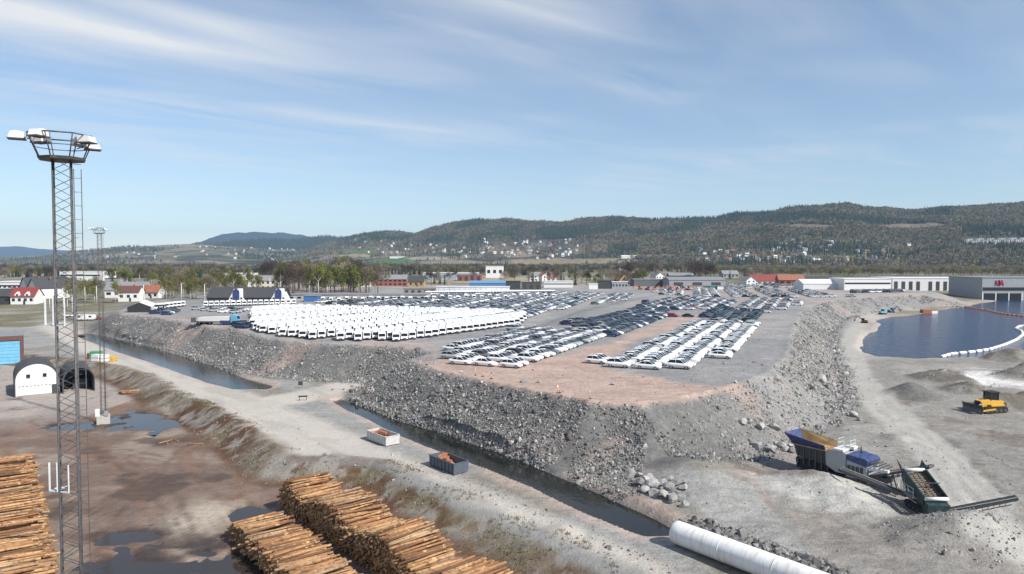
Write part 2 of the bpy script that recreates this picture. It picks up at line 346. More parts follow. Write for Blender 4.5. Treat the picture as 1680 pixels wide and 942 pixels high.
gv = np.exp(-((ZN['yd'] - 3.6) / 1.3) ** 2) * (Y < 96) * sstep(0.38, 0.55, n3); col = mixc(col, (0.15, 0.128, 0.075), gv * 0.6)
# yard: trampled bark and mud
yd = sstep(0.6, -1.2, ZN['yd']); streak = fbm(X * 0.84 + Y * 0.55, (X * 0.55 - Y * 0.84) * 0.22, 2.6, 4, 71)
yc = mixc(np.zeros_like(col) + np.array((0.165, 0.117, 0.092)), (0.265, 0.208, 0.168), sstep(0.42, 0.66, n9)); yc = mixc(yc, (0.19, 0.115, 0.08), sstep(0.52, 0.68, streak) * 0.8); yc = mixc(yc, (0.07, 0.05, 0.042), sstep(0.60, 0.72, fbm(X, Y, 7, 4, 73)) * 0.75)
ax_, ay_ = G(335, 845, ZY); tr = np.abs(np.sin((X * 0.93 - Y * 0.36) * 4.3)); patch = np.exp(-(((X - ax_) / 4.2) ** 2 + ((Y - ay_) / 7.0) ** 2)); yc = mixc(yc, (0.42, 0.36, 0.29), patch * (0.35 + 0.9 * tr * (Y < ay_ - 1) + .6 * (Y >= ay_ - 1)) * sstep(0.3, 0.5, n3 + patch * .3))
yc = mixc(yc, (0.38, 0.345, 0.31), sstep(118, 150, Y) * 0.7 * (X < -85))
yr = ruts(X, Y, YTR, 1.0, .45); yc = mixc(yc, (0.10, 0.07, 0.055), yr * sstep(.35, .6, n3) * .7)
wet = np.zeros_like(X)
for i, ((ax, ay), a, b) in enumerate(PUD): wet = np.maximum(wet, np.exp(-(((X - ax) / (a * 1.12)) ** 2 + ((Y - ay) / (b * 1.15)) ** 2) ** 2))
ax, ay = G(330, 915, ZY); wet = np.maximum(wet, 1.0 * np.exp(-(((X - ax) / 10.5) ** 2 + ((Y - ay) / 6.5) ** 2) ** 2) * sstep(0.42, 0.55, n3) * (1 - patch))
wet = np.clip(wet, 0, 1) * yd
yc = mixc(yc, (0.045, 0.030, 0.024), np.clip(wet * 1.2, 0, 0.92) * sstep(0.25, 0.5, n3 + wet * .35))
col = col + (yc - col) * yd[..., None]
# the fill: grey rubble faces, pink gravel tops
inside = sstep(0.9, -0.6, ZN['plw']); face = (1 - inside) * sstep(15.0, 11.5, ZN['plw']) * (HH > -0.55)
east = sstep(26, 52, X + (Y - 100) * 0.12)
fc = np.zeros_like(col) + np.array((0.150, 0.147, 0.140)); fc = mixc(fc, (0.245, 0.236, 0.222), east * 0.85); fc = mixc(fc, (0.13, 0.127, 0.12), sstep(0.5, 0.68, fbm(X, Y, 7, 3, 81)) * 0.8 * (1 - east)); fc = mixc(fc, (0.36, 0.27, 0.23), sstep(0.63, 0.72, fbm(X, Y, 12, 3, 82)) * 0.6)
col = col + (fc - col) * face[..., None]
lot = np.zeros_like(col) + np.array((0.235, 0.23, 0.228)); lot = mixc(lot, (0.29, 0.275, 0.262), sstep(0.4, 0.65, n30)); 
PINK = [G(px, py, ZP) for px, py in ((640, 575), (690, 582), (740, 578), (900, 590), (1000, 560), (1110, 522), (1150, 518), (1040, 565), (965, 600), (1060, 618), (1180, 636), (1240, 628), (1120, 690), (900, 690), (660, 600))]
dp = sdf(PINK, X, Y) + (n9 - .5) * 7; lot = mixc(lot, (0.40, 0.295, 0.245), sstep(1.5, -2.0, dp) * 0.95)
lot = mixc(lot, (0.38, 0.29, 0.25), sstep(300, 420, Y) * sstep(0.4, 0.55, n80) * 0.7); lot = mixc(lot, (0.36, 0.285, 0.25), (X < -15) * (ZN['pl'] > -9) * sstep(0.4, 0.6, n9) * 0.8)
FEN = [G(px, py, ZP) for px, py in ((690, 588), (760, 574), (817, 560), (870, 545), (955, 510), (1031, 493))]
lot = mixc(lot, (0.21, 0.205, 0.20), sstep(7, 3, ldist(FEN, X, Y) + (n3 - .5) * 4) * 0.8)
col = col + (lot - col) * inside[..., None]
shore = sstep(4.5, 1.5, ZN['lk']) * (ZN['lk'] > -3); col = mixc(col, (0.42, 0.36, 0.30), shore * 0.6 * (ZN['pl'] > 9))
rgh = 1 - 0.65 * np.maximum(onroad, sstep(4.6, 2.6, dh)) - .25 * yd
gcol = np.concatenate([col.reshape(-1, 3), rgh.reshape(-1, 1)], 1).astype(np.float32)

def grid_mesh(name, X, Y, Z, mat, smooth=True):
    ny, nx = X.shape; me = bpy.data.meshes.new(name)
    co = np.stack([X, Y, Z], -1).reshape(-1, 3).astype(np.float32)
    i = np.arange(ny * nx).reshape(ny, nx); q = np.stack([i[:-1, :-1], i[:-1, 1:], i[1:, 1:], i[1:, :-1]], -1).reshape(-1, 4)
    me.vertices.add(len(co)); me.vertices.foreach_set('co', co.ravel())
    me.loops.add(q.size); me.loops.foreach_set('vertex_index', q.ravel().astype(np.int32))
    me.polygons.add(len(q)); me.polygons.foreach_set('loop_start', np.arange(0, q.size, 4, dtype=np.int32)); me.polygons.foreach_set('loop_total', np.full(len(q), 4, np.int32))
    me.polygons.foreach_set('use_smooth', np.full(len(q), smooth)); me.update(calc_edges=True); me.materials.append(mat); return me
def set_col(me, name, arr):
    a = me.color_attributes.new(name, 'FLOAT_COLOR', 'POINT'); a.data.foreach_set('color', arr.ravel())
def set_float(me, name, arr):
    a = me.attributes.new(name, 'FLOAT', 'POINT'); a.data.foreach_set('value', arr.ravel().astype(np.float32))

m, t, b = new_mat('ground_gravel'); P = geopos(t)
at = t.nodes.new('ShaderNodeAttribute'); at.attribute_name = 'soil'; aw = t.nodes.new('ShaderNodeAttribute'); aw.attribute_name = 'wet'
f1 = nnoise(t, 0.9, 8, 0.68, P); f2 = nnoise(t, 5.0, 5, 0.7, P); f3 = nnoise(t, 0.12, 4, 0.6, P)
vo = t.nodes.new('ShaderNodeTexVoronoi'); vo.inputs['Scale'].default_value = 3.2; t.links.new(P, vo.inputs['Vector'])
v = nmath(t, 'MULTIPLY', nval(t, f1, 0.25, 0.75, 0.72, 1.28), nval(t, f2, 0.25, 0.75, 0.74, 1.26)); v = nmath(t, 'MULTIPLY', v, nval(t, f3, 0.3, 0.7, 0.86, 1.14))
v = nmath(t, 'MULTIPLY', v, nval(t, vo.outputs['Color'], 0, 1, 0.88, 1.10))
mpg = t.nodes.new('ShaderNodeMapping'); mpg.inputs['Rotation'].default_value = (0, 0, 0.876); mpg.inputs['Scale'].default_value = (0.10, 1.3, 1); t.links.new(P, mpg.inputs[0]); fs = nnoise(t, 1.0, 5, .6, mpg.outputs[0], .4)
v = nmath(t, 'MULTIPLY', v, nval(t, fs, .3, .7, .87, 1.12))
v = nmath(t, 'ADD', 1.0, nmath(t, 'MULTIPLY', nmath(t, 'SUBTRACT', v, 1.0), at.outputs['Alpha']))
t.links.new(nmix(t, 1.0, at.outputs['Color'], v, 'MULTIPLY'), b.inputs['Base Color'])
t.links.new(nval(t, aw.outputs['Fac'], 0.2, 0.9, 0.95, 0.35), b.inputs['Roughness']); b.inputs['Specular IOR Level'].default_value = 0.25
nbump(t, b, nmath(t, 'ADD', nmath(t, 'MULTIPLY', f1, 0.5), nmath(t, 'ADD', nmath(t, 'MULTIPLY', f2, 0.25), nmath(t, 'MULTIPLY', vo.outputs['Distance'], -0.1))), 0.8, 0.5)
M_GROUND = m
gm = grid_mesh('ground', X, Y, HH, M_GROUND); set_col(gm, 'soil', gcol); set_float(gm, 'wet', wet)
tag(mkobj('ground', gm), kind='structure')

# ---- water
def water_mat(name, col, rough, scale, bump):
    m, t, b = new_mat(name); P = geopos(t)
    b.inputs['Base Color'].default_value = (*col, 1); b.inputs['Roughness'].default_value = rough; b.inputs['IOR'].default_value = 1.33
    mp = t.nodes.new('ShaderNodeMapping'); mp.inputs['Scale'].default_value = (1, 0.5, 1); mp.inputs['Rotation'].default_value = (0, 0, 0.5); t.links.new(P, mp.inputs[0])
    f = nnoise(t, scale, 5, 0.6, mp.outputs[0]); nbump(t, b, f, bump, 0.9); return m
M_LAKE = water_mat('lake_water', (0.014, 0.034, 0.085), 0.12, 0.5, 1.0); M_CANAL = water_mat('canal_water', (0.012, 0.014, 0.012), 0.06, 0.7, 0.06); M_PUD = water_mat('puddle_water', (0.035, 0.028, 0.024), 0.03, 0.8, 0.015)
def sheet(name, poly, z, mat, grow=0.0):
    cx = sum(p[0] for p in poly) / len(poly); cy = sum(p[1] for p in poly) / len(poly)
    b = MB(); b.add([(cx + (x - cx) * (1 + grow), cy + (y - cy) * (1 + grow), z) for x, y in poly], [tuple(range(len(poly)))]); return tag(b.build(name, mat), kind='structure')
def offset_strip(poly, d):
    """polygon pushed outwards by d"""
    n = len(poly); A = sum(poly[i][0] * poly[(i + 1) % n][1] - poly[(i + 1) % n][0] * poly[i][1] for i in range(n)); sg = 1 if A > 0 else -1; r = []
    for i in range(n):
        a, q, c = Vector(poly[i - 1]), Vector(poly[i]), Vector(poly[(i + 1) % n]); d1 = (q - a).normalized(); d2 = (c - q).normalized()
        nn = Vector((d1.y + d2.y, -d1.x - d2.x)); nn = nn.normalized() if nn.length > 1e-3 else Vector((d1.y, -d1.x)); r.append(tuple(q + nn * d * sg))
    return r
sheet('canal_water', offset_strip(CAN1, 1.6), ZW, M_CANAL); sheet('canal_water', offset_strip(CAN2, 1.6), ZW, M_CANAL)
sheet('lake_water', offset_strip(LAKE, 4.0), -0.8, M_LAKE)
for ip, ((ax, ay), a, b_) in enumerate(PUD):
    sheet('puddle', [(ax + a * 1.8 * math.cos(k * math.pi / 12), ay + b_ * 1.8 * math.sin(k * math.pi / 12)) for k in range(24)], ZY - 0.19 - 0.005 * ip, M_PUD)

# ------------------------------------------------------------------ hills
class Hill:
    def __init__(s, sky_pts, dbase, dridge, zb, seed, shape=1.25, amp=0.10):
        s.p = np.array(sky_pts, float); s.db, s.dr, s.zb, s.seed, s.shape, s.amp = dbase, dridge, zb, seed, shape, amp
    def at(s, u, v):
        """u: bearing (as a pixel column), v: 0 foot .. 1 ridge .. beyond"""
        u = np.asarray(u, float); v = np.asarray(v, float)
        db = np.interp(u, *s.db); dr = np.interp(u, *s.dr); sk = np.interp(u, s.p[:, 0], s.p[:, 1])
        D = db + (dr - db) * v; a = (u - CX) / FPX
        zr = CAMZ + (HZ - sk) / FPX * dr; x, y = a * D, D
        vv = np.clip(v, 0, 1); prof = vv ** s.shape; back = np.clip(v - 1, 0, 9)
        n = (fbm(x, y, 520, 4, s.seed) - 0.5) * 2 * s.amp * (zr - s.zb) * np.sin(np.pi * vv) + (fbm(x, y, 110, 4, s.seed + 3) - 0.5) * 0.10 * (zr - s.zb) * np.clip(vv * 3, 0, 1)
        z = s.zb + (zr - s.zb - 9) * prof + n - back * (zr - s.zb) * 0.8 - 6 * (1 - np.clip(vv * 8, 0, 1))
        return x, y, z
    def find(s, px, py):
        v = np.linspace(0.0, 1.0, 400); x, y, z = s.at(np.full(400, px), v)
        pj = HZ - (z - CAMZ) / y * FPX
        ok = np.where(pj <= py)[0]; i = ok[0] if len(ok) else 399
        return x[i], y[i], z[i]
SK_A = [(-100, 428), (400, 424), (500, 408), (540, 396), (575, 388), (600, 382), (640, 378), (680, 381), (700, 376), (740, 365), (790, 359), (830, 359), (870, 363), (920, 363), (960, 356), (1000, 355), (1050, 358), (1100, 359), (1170, 358), (1210, 351), (1290, 342), (1350, 335), (1380, 334), (1420, 339), (1490, 344), (1550, 337), (1620, 332), (1680, 330), (1760, 326), (2100, 330)]
HA = Hill(SK_A, ((300, 900, 1250, 1700), (2700, 2300, 1650, 1450)), ((300, 900, 1250, 1700), (4600, 3700, 3000, 2800)), 4, 101)
HB = Hill([(-700, 430), (-100, 424), (60, 418), (100, 413), (150, 409), (200, 404), (260, 401), (310, 399), (345, 399), (400, 404), (480, 409), (560, 411), (650, 412), (760, 418)], ((0, 700), (2900, 2600)), ((0, 700), (5200, 4600)), 4, 140, 1.1, 0.06)
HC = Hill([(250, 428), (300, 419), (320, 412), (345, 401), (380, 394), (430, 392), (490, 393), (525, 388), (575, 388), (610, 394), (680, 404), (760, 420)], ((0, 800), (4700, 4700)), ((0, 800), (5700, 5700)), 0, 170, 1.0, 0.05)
HD = Hill([(180, 428), (330, 396), (350, 389), (365, 384), (395, 380), (430, 379), (470, 382), (500, 385), (520, 389), (570, 396), (700, 420)], ((0, 800), (7000, 7000)), ((0, 800), (8600, 8600)), 0, 190, 1.0, 0.05)
HE = Hill([(-900, 400), (-300, 402), (0, 404), (35, 403), (60, 407), (110, 410), (200, 411), (330, 414), (480, 420), (700, 424)], ((0, 800), (9800, 9800)), ((0, 800), (11800, 11800)), 0, 210, 1.0, 0.05)
FIELDS = [(905, 430, 80, 6, (.30, .245, .16)), (1005, 428, 60, 4.5, (.29, .24, .16)), (650, 428, 46, 5, (.10, .17, .05)), (592, 413, 32, 4, (.12, .165, .06)), (585, 420, 28, 3.2, (.32, .27, .19)), (745, 431, 55, 4, (.27, .235, .17)), (705, 424, 34, 3, (.34, .31, .26)), (1085, 420, 34, 3, (.26, .22, .15)), (1500, 372, 60, 6, (.22, .175, .125)), (1330, 372, 50, 5, (.20, .165, .12))]
def field_mask(x, y, z):
    u = CX + x / y * FPX; py = HZ - (z - CAMZ) / y * FPX; m = np.zeros(x.shape); c = np.zeros(x.shape + (3,))
    for a, b, ru, rp, cc in FIELDS:
        k = sstep(1.15, .85, np.sqrt(((u - a) / ru) ** 2 + ((py - b) / rp) ** 2) + (fbm(x, y, 60, 3, 321) - .5) * .7); c = c + (np.array(cc) - c) * k[..., None]; m = np.maximum(m, k)
    return m, c
def hill_mat(name, stops, scale, fields):
    m, t, b = new_mat(name); P = geopos(t)
    f = nnoise(t, scale, 7, 0.62, P, 0.4); c = nramp(t, f, stops)
    if fields:
        f2 = nnoise(t, scale * 0.9, 3, 0.5, P, 0.8); sp = t.nodes.new('ShaderNodeSeparateXYZ'); t.links.new(P, sp.inputs[0])
        low = nval(t, sp.outputs[2], fields[0], fields[1], 1, 0)
        c = nmix(t, nmath(t, 'MULTIPLY', nval(t, f2, 0.50, 0.54), low, True), c, (0.27, 0.22, 0.15)); c = nmix(t, nmath(t, 'MULTIPLY', nval(t, f2, 0.36, 0.33), low, True), c, (0.13, 0.165, 0.07))
    fa = t.nodes.new('ShaderNodeAttribute'); fa.attribute_name = 'field'; c = nmix(t, fa.outputs['Alpha'], c, fa.outputs['Color'])
    g = nnoise(t, 0.09, 5, 0.7, P); c = nmix(t, 1.0, c, nval(t, g, 0.3, 0.7, 0.6, 1.35), 'MULTIPLY')
    t.links.new(c, b.inputs['Base Color']); b.inputs['Roughness'].default_value = 0.95; b.inputs['Specular IOR Level'].default_value = 0.1
    nbump(t, b, nnoise(t, 0.05, 6, 0.75, P), 1.0, 14.0); return m
M_HA = hill_mat('hill_soil', [(0.36, (0.045, 0.055, 0.035)), (0.48, (0.085, 0.080, 0.055)), (0.58, (0.13, 0.112, 0.078)), (0.70, (0.185, 0.155, 0.105))], 0.0042, (60, 130))
M_HB = hill_mat('valley_side_soil', [(0.34, (0.05, 0.055, 0.035)), (0.46, (0.10, 0.095, 0.06)), (0.55, (0.17, 0.15, 0.095)), (0.66, (0.24, 0.20, 0.13))], 0.0030, (60, 400))
M_HC = hill_mat('far_soil_cloud_shade', [(0.3, (0.022, 0.034, 0.026)), (0.7, (0.045, 0.060, 0.040))], 0.004, None)  # dark soil; on the rounded hill it stands in for cloud shadow
def hill_obj(h, name, mat, u0, u1, nu, nv, vmax=1.25):
    u, v = np.meshgrid(np.linspace(u0, u1, nu), np.linspace(0, vmax, nv)); x, y, z = h.at(u, v)
    me = grid_mesh(name, x, y, z, mat); fm_, fc_ = field_mask(x, y, z) if h is HA else (np.zeros(x.shape), np.zeros(x.shape + (3,)))
    set_col(me, 'field', np.concatenate([fc_.reshape(-1, 3), fm_.reshape(-1, 1)], 1).astype(np.float32))
    return tag(mkobj(name, me), kind='structure')
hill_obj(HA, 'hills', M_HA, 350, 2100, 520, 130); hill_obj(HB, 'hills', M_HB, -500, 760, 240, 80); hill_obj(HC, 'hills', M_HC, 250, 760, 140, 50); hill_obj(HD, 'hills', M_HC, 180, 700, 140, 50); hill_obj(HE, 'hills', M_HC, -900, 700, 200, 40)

# ------------------------------------------------------------------ geometry-node scatter for what nobody could count
def scatter(name, label, pts, scl, rot, idx, protos, mat=None, cat=None):
    me = bpy.data.meshes.new(name); me.vertices.add(len(pts)); me.vertices.foreach_set('co', np.asarray(pts, np.float32).ravel())
    a = me.attributes.new('psc', 'FLOAT_VECTOR', 'POINT'); a.data.foreach_set('vector', np.asarray(scl, np.float32).ravel())
    a = me.attributes.new('pro', 'FLOAT_VECTOR', 'POINT'); a.data.foreach_set('vector', np.asarray(rot, np.float32).ravel())
    a = me.attributes.new('pid', 'INT', 'POINT'); a.data.foreach_set('value', np.asarray(idx, np.int32))
    me.update(); o = mkobj(name, me)
    ng = bpy.data.node_groups.new(name + '_nodes', 'GeometryNodeTree')
    ng.interface.new_socket('Geometry', in_out='INPUT', socket_type='NodeSocketGeometry'); ng.interface.new_socket('Geometry', in_out='OUTPUT', socket_type='NodeSocketGeometry')
    N, L = ng.nodes.new, ng.links.new
    gi, go = N('NodeGroupInput'), N('NodeGroupOutput'); ip = N('GeometryNodeInstanceOnPoints'); jn = N('GeometryNodeJoinGeometry')
    g2s = []
    for pr in protos:
        j = N('GeometryNodeJoinGeometry')
        for q in pr:
            oi = N('GeometryNodeObjectInfo'); oi.inputs['Object'].default_value = q; L(oi.outputs['Geometry'], j.inputs[0])
        g2 = N('GeometryNodeGeometryToInstance'); L(j.outputs[0], g2.inputs[0]); g2s.append(g2)
    for g2 in reversed(g2s): L(g2.outputs[0], jn.inputs[0])
    def na(n, ty):
        q = N('GeometryNodeInputNamedAttribute'); q.data_type = ty; q.inputs['Name'].default_value = n; return q.outputs['Attribute']
    e2r = N('FunctionNodeEulerToRotation'); L(na('pro', 'FLOAT_VECTOR'), e2r.inputs[0])
    L(gi.outputs[0], ip.inputs['Points']); L(jn.outputs[0], ip.inputs['Instance']); ip.inputs['Pick Instance'].default_value = True
    L(na('pid', 'INT'), ip.inputs['Instance Index']); L(e2r.outputs[0], ip.inputs['Rotation']); L(na('psc', 'FLOAT_VECTOR'), ip.inputs['Scale']); L(ip.outputs[0], go.inputs[0])
    md = o.modifiers.new('scatter', 'NODES'); md.node_group = ng
    return tag(o, label, cat, None, 'stuff')

# ---- foliage materials, one per kind, varying from tree to tree and clump to clump
def leaf_mat(name, c1, c2, var=0.35):
    m, t, b = new_mat(name); g = t.nodes.new('ShaderNodeNewGeometry'); oi = t.nodes.new('ShaderNodeObjectInfo')
    c = nmix(t, g.outputs['Random Per Island'], c1, c2); c = nmix(t, 1.0, c, nval(t, oi.outputs['Random'], 0, 1, 1 - var, 1 + var), 'MULTIPLY')
    t.links.new(c, b.inputs['Base Color']); b.inputs['Roughness'].default_value = 0.8; b.inputs['Specular IOR Level'].default_value = 0.15
    tr = t.nodes.new('ShaderNodeBsdfTranslucent'); t.links.new(c, tr.inputs[0]); mx = t.nodes.new('ShaderNodeMixShader'); mx.inputs[0].default_value = 0.25
    t.links.new(b.outputs[0], mx.inputs[1]); t.links.new(tr.outputs[0], mx.inputs[2]); t.links.new(mx.outputs[0], t.nodes['Material Output'].inputs[0]); return m
L_BUD = leaf_mat('budding_leaf', (0.14, 0.142, 0.04), (0.24, 0.22, 0.075)); L_GREEN = leaf_mat('spring_leaf', (0.095, 0.115, 0.03), (0.16, 0.175, 0.05)); L_BARE = leaf_mat('bare_twig', (0.16, 0.13, 0.095), (0.27, 0.23, 0.165)); L_SPR = leaf_mat('spruce_needle', (0.030, 0.047, 0.026), (0.07, 0.092, 0.045)); L_PURP = leaf_mat('dark_twig', (0.065, 0.046, 0.04), (0.13, 0.095, 0.078))
M_BARK = flat('bark', (0.14, 0.105, 0.08), 0.9); M_BIRCH = flat('birch_bark', (0.42, 0.40, 0.36), 0.8, var=0.4, scale=4)
def broadleaf(seed, h, w, n, leaf, size, low=0.22, shape=1.0):
    """trunk with limbs plus a crown of many small leaf-clump faces with gaps"""
    r = random.Random(seed); tr = MB(); tr.tube((0, 0, -0.3), (0.15, 0.1, h * 0.45), h * 0.017, h * 0.011, 7); tr.tube((0.15, 0.1, h * 0.45), (0, 0, h * 0.86), h * 0.011, h * 0.003, 6)
    cl = []
    for i in range(r.randint(9, 13)):
        a = r.uniform(0, 6.28); z0 = h * r.uniform(low, 0.7); L = w * r.uniform(0.55, 1.0); z1 = z0 + h * r.uniform(0.10, 0.26)
        p1 = (math.cos(a) * L, math.sin(a) * L, min(z1, h * 0.93)); tr.tube((0.1, 0.06, z0), p1, h * 0.007, h * 0.002, 5, caps=False); cl.append((p1, w * r.uniform(0.30, 0.48)))
    for i in range(6):
        a = r.uniform(0, 6.28); q = r.uniform(0, 0.45); cl.append(((math.cos(a) * w * q, math.sin(a) * w * q, h * r.uniform(0.68, 0.93)), w * r.uniform(0.3, 0.45)))
    cr = MB()
    for i in range(n):
        (cx, cy, cz), rad = r.choice(cl); d = Vector((r.gauss(0, 1), r.gauss(0, 1), r.gauss(0, 1))).normalized() * rad * r.uniform(0.35, 1.0) ** 0.6
        c = Vector((cx, cy, cz)) + Vector((d.x, d.y, d.z * shape)); c.z = max(c.z, h * low * 0.8)
        e1 = Vector((r.gauss(0, 1), r.gauss(0, 1), r.gauss(0, 1))).normalized(); e2 = e1.orthogonal().normalized(); k = size * r.uniform(0.6, 1.3)
        cr.add([c - e1 * k, c + e2 * k * 0.7, c + e1 * k, c - e2 * k * 0.7 + e1.cross(e2) * k * 0.3], [(0, 1, 2, 3)])
    return tr.mesh('trunk', [M_BARK if leaf is not L_BUD else M_BIRCH]), cr.mesh('crown', [leaf])
def conifer(seed, h, w, tiers, per, leaf=None, low=0.06):
    r = random.Random(seed); tr = MB(); tr.tube((0, 0, -0.3), (0, 0, h * 0.97), h * 0.014, h * 0.002, 6); cr = MB()
    for k in range(tiers):
        f = k / (tiers - 1); z = h * (low + (0.99 - low) * f); rad = w * (1 - f) ** 0.85 * r.uniform(0.85, 1.12) + 0.12
        for j in range(per):
            a = 6.283 * (j + r.random()) / per; q = rad * r.uniform(0.7, 1.15); ha = 6.283 / per * 0.62
            tip = Vector((math.cos(a) * q, math.sin(a) * q, z - rad * 0.34)); root = Vector((0, 0, z + h * 0.045))
            cr.add([root, (math.cos(a - ha) * q * .62, math.sin(a - ha) * q * .62, z - rad * .20), tip, (math.cos(a + ha) * q * .62, math.sin(a + ha) * q * .62, z - rad * .16)], [(0, 1, 2, 3)])
    return tr.mesh('trunk', [M_BARK]), cr.mesh('crown', [leaf or L_SPR])
PROTO = {
    'birch': [broadleaf(s, 15, 3.2, 1300, L_BUD, 0.26, 0.18, 1.3) for s in (1, 2, 3)], 'bare': [broadleaf(s, 15, 5.2, 1700, L_BARE, 0.24, 0.22) for s in (4, 5, 6)],
    'purple': [broadleaf(s, 17, 5.6, 1900, L_PURP, 0.25, 0.22) for s in (12, 13)], 'green': [broadleaf(s, 15, 5.0, 1900, L_GREEN, 0.32, 0.16) for s in (7, 8)], 'spruce': [conifer(s, 17, 3.1, 17, 9) for s in (9, 10)]}
PLAB = {'birch': ('birch_tree', 'slender budding birch tree'), 'bare': ('broadleaf_tree', 'leafless brown broadleaf tree'), 'purple': ('broadleaf_tree', 'dark bare broadleaf tree with wide crown'), 'green': ('broadleaf_tree', 'fresh green leafy tree'), 'spruce': ('spruce_tree', 'dark pointed spruce tree')}
FIRST = {}
def plant(kind, x, y, z, h, where, group, i=None, w=1.0):
    tm, cm = PROTO[kind][(random.randrange(len(PROTO[kind])) if i is None else i)]
    base = 17.0 if kind in ('spruce', 'purple') else 15.0; nm, lb = PLAB[kind]
    o = thing(nm, lb + ' ' + where, 'tree', (x, y, z), random.uniform(0, 6.28), group); k = h / base; o.scale = (k * w, k * w, k)
    a = mkobj('trunk', tm, o); c = mkobj('crown', cm, o); FIRST.setdefault((kind, PROTO[kind].index((tm, cm))), (a, c)); return o

# ---- trees of the valley floor: (kind weights, px range, base row range, height range, count, where, group)
BELTS = [
    (('birch', 'birch', 'birch', 'bare'), 268, 345, 484, 494, 10, 14, 26, 'between the railway and grey roofed houses', 'trees along the railway'),
    (('birch', 'birch', 'bare', 'birch'), 330, 430, 476, 490, 11, 16, 22, 'beside the blue gabled building', 'trees by the blue gabled building'),
    (('birch', 'birch', 'bare'), 112, 200, 484, 500, 9, 14, 18, 'beside the railway opposite the white gabled house', 'trees beside the railway'),
    (('purple', 'birch', 'bare', 'green', 'birch'), 460, 620, 474, 487, 14, 21, 60, 'in the grove beside the long pale building', 'grove by the industrial building'),
    (('purple', 'purple', 'green', 'bare'), 425, 600, 466, 474, 20, 26, 20, 'at the back of the grove', 'tall trees at the back of the grove'),
    (('birch', 'birch', 'spruce', 'green', 'bare'), 170, 330, 462, 474, 13, 18, 40, 'behind the houses across the railway', 'trees behind the houses'),
    (('bare', 'green', 'purple', 'spruce'), 690, 800, 458, 470, 10, 14, 12, 'among the workshops behind the car yard', 'trees among the workshops'),
    (('bare', 'green', 'bare', 'spruce', 'purple'), 820, 960, 461, 470, 10, 15, 20, 'between the small houses behind the car yard', 'trees between the small houses'),
    (('green', 'bare', 'bare'), 950, 1060, 463, 471, 12, 16, 18, 'behind the dark containers', 'trees behind the dark containers'),
    (('purple', 'purple', 'bare'), 1030, 1070, 456, 462, 18, 23, 8, 'behind the long grey shed', 'dark trees behind the grey shed'),
    (('purple', 'purple', 'purple'), 1118, 1180, 457, 463, 18, 24, 11, 'beside the barn with the pale roof', 'dark trees beside the barn'),
    (('bare', 'spruce', 'bare'), 1180, 1300, 452, 460, 9, 13, 12, 'near the red roofed house', 'trees near the red roofed house'),
    (('spruce',), 10, 40, 496, 505, 8, 11, 4, 'in the garden by the red dormer house', 'spruces in the garden')]
for kinds, a0, a1, b0, b1, h0, h1, n, where, grp in BELTS:
    for i in range(n):
        px, py = random.uniform(a0, a1), random.uniform(b0, b1); p = settle(px, py); z = Hs(p.x, p.y); plant(random.choice(kinds), p.x, p.y, z - 0.1, random.uniform(h0, h1), where, grp)
# ---- woods further off that read as one mass
def protos_of(keys): return [list(FIRST[k]) for k in keys]
WK = [k for k in (('birch', 0), ('birch', 1), ('bare', 0), ('bare', 1), ('purple', 0), ('spruce', 0), ('spruce', 1)) if k in FIRST]
NW = 15000
wpx = RNG.uniform(-120, 1800, NW); wD = RNG.uniform(900, 2300, NW); wx_ = (wpx - CX) / FPX * wD
kp = (fbm(wx_, wD, 170, 3, 301) > np.where(wpx < 1150, 0.48, 0.22)) & ~((np.abs(wx_) < 250) & (wD < 1050))
wpx, wD, wx_ = wpx[kp], wD[kp], wx_[kp]; NW = len(wx_); k = RNG.uniform(0.6, 1.0, NW) * np.where(wpx > 1150, 0.8, 1.0)
iA = [i for i, q in enumerate(WK) if q[0] in ('birch', 'bare')]; iB = list(range(len(WK)))
idx = np.where(wpx > 1150, RNG.choice(iA, NW), RNG.choice(iB, NW)); pts = np.stack([wx_, wD, H(wx_, wD) - 0.2], 1); scl = np.stack([k * 1.25, k * 1.25, k], 1); rot = np.stack([k * 0, k * 0, RNG.uniform(0, 6.28, NW)], 1)
scatter('valley_woods', 'mixed budding and bare woods spread across the valley floor', pts, scl, rot, idx, protos_of(WK), cat='woods')
# hillside forest with simple trees of its own
def lowtree(seed, kind):
    r = random.Random(seed); b = MB()
    if kind == 'c':
        for k in range(4):
            z0 = 2 + k * 3.1; rad = 2.9 * (1 - k * 0.21); n = 6; o = r.random(); vs = [(math.cos(6.283 * (j + o) / n) * rad * r.uniform(.8, 1.2), math.sin(6.283 * (j + o) / n) * rad * r.uniform(.8, 1.2), z0 - r.uniform(0, .8)) for j in range(n)] + [(0, 0, z0 + 5.6)]
            b.add(vs, [(j, (j + 1) % n, n) for j in range(n)])
    else:
        for k in range(26):
            a = r.uniform(0, 6.28); q = 3.6 * math.sqrt(r.random()); c = Vector((math.cos(a) * q, math.sin(a) * q, r.uniform(3.2, 11.5) - q * .5)); e1 = Vector((r.gauss(0, 1), r.gauss(0, 1), r.gauss(0, 1))).normalized(); e2 = e1.orthogonal().normalized(); k2 = r.uniform(1.0, 1.7)
            b.add([c - e1 * k2, c + e2 * k2, c + e1 * k2, c - e2 * k2], [(0, 1, 2, 3)])
        b.tube((0, 0, 0), (0, 0, 8), 0.25, 0.1, 4)
    return b
LT = [lowtree(1, 'c').mesh('tree', [L_SPR]), lowtree(2, 'c').mesh('tree', [L_SPR]), lowtree(3, 'd').mesh('tree', [L_BARE]), lowtree(4, 'd').mesh('tree', [L_BARE]), lowtree(5, 'd').mesh('tree', [L_PURP]), lowtree(6, 'd').mesh('tree', [L_BUD])]
LTO = []
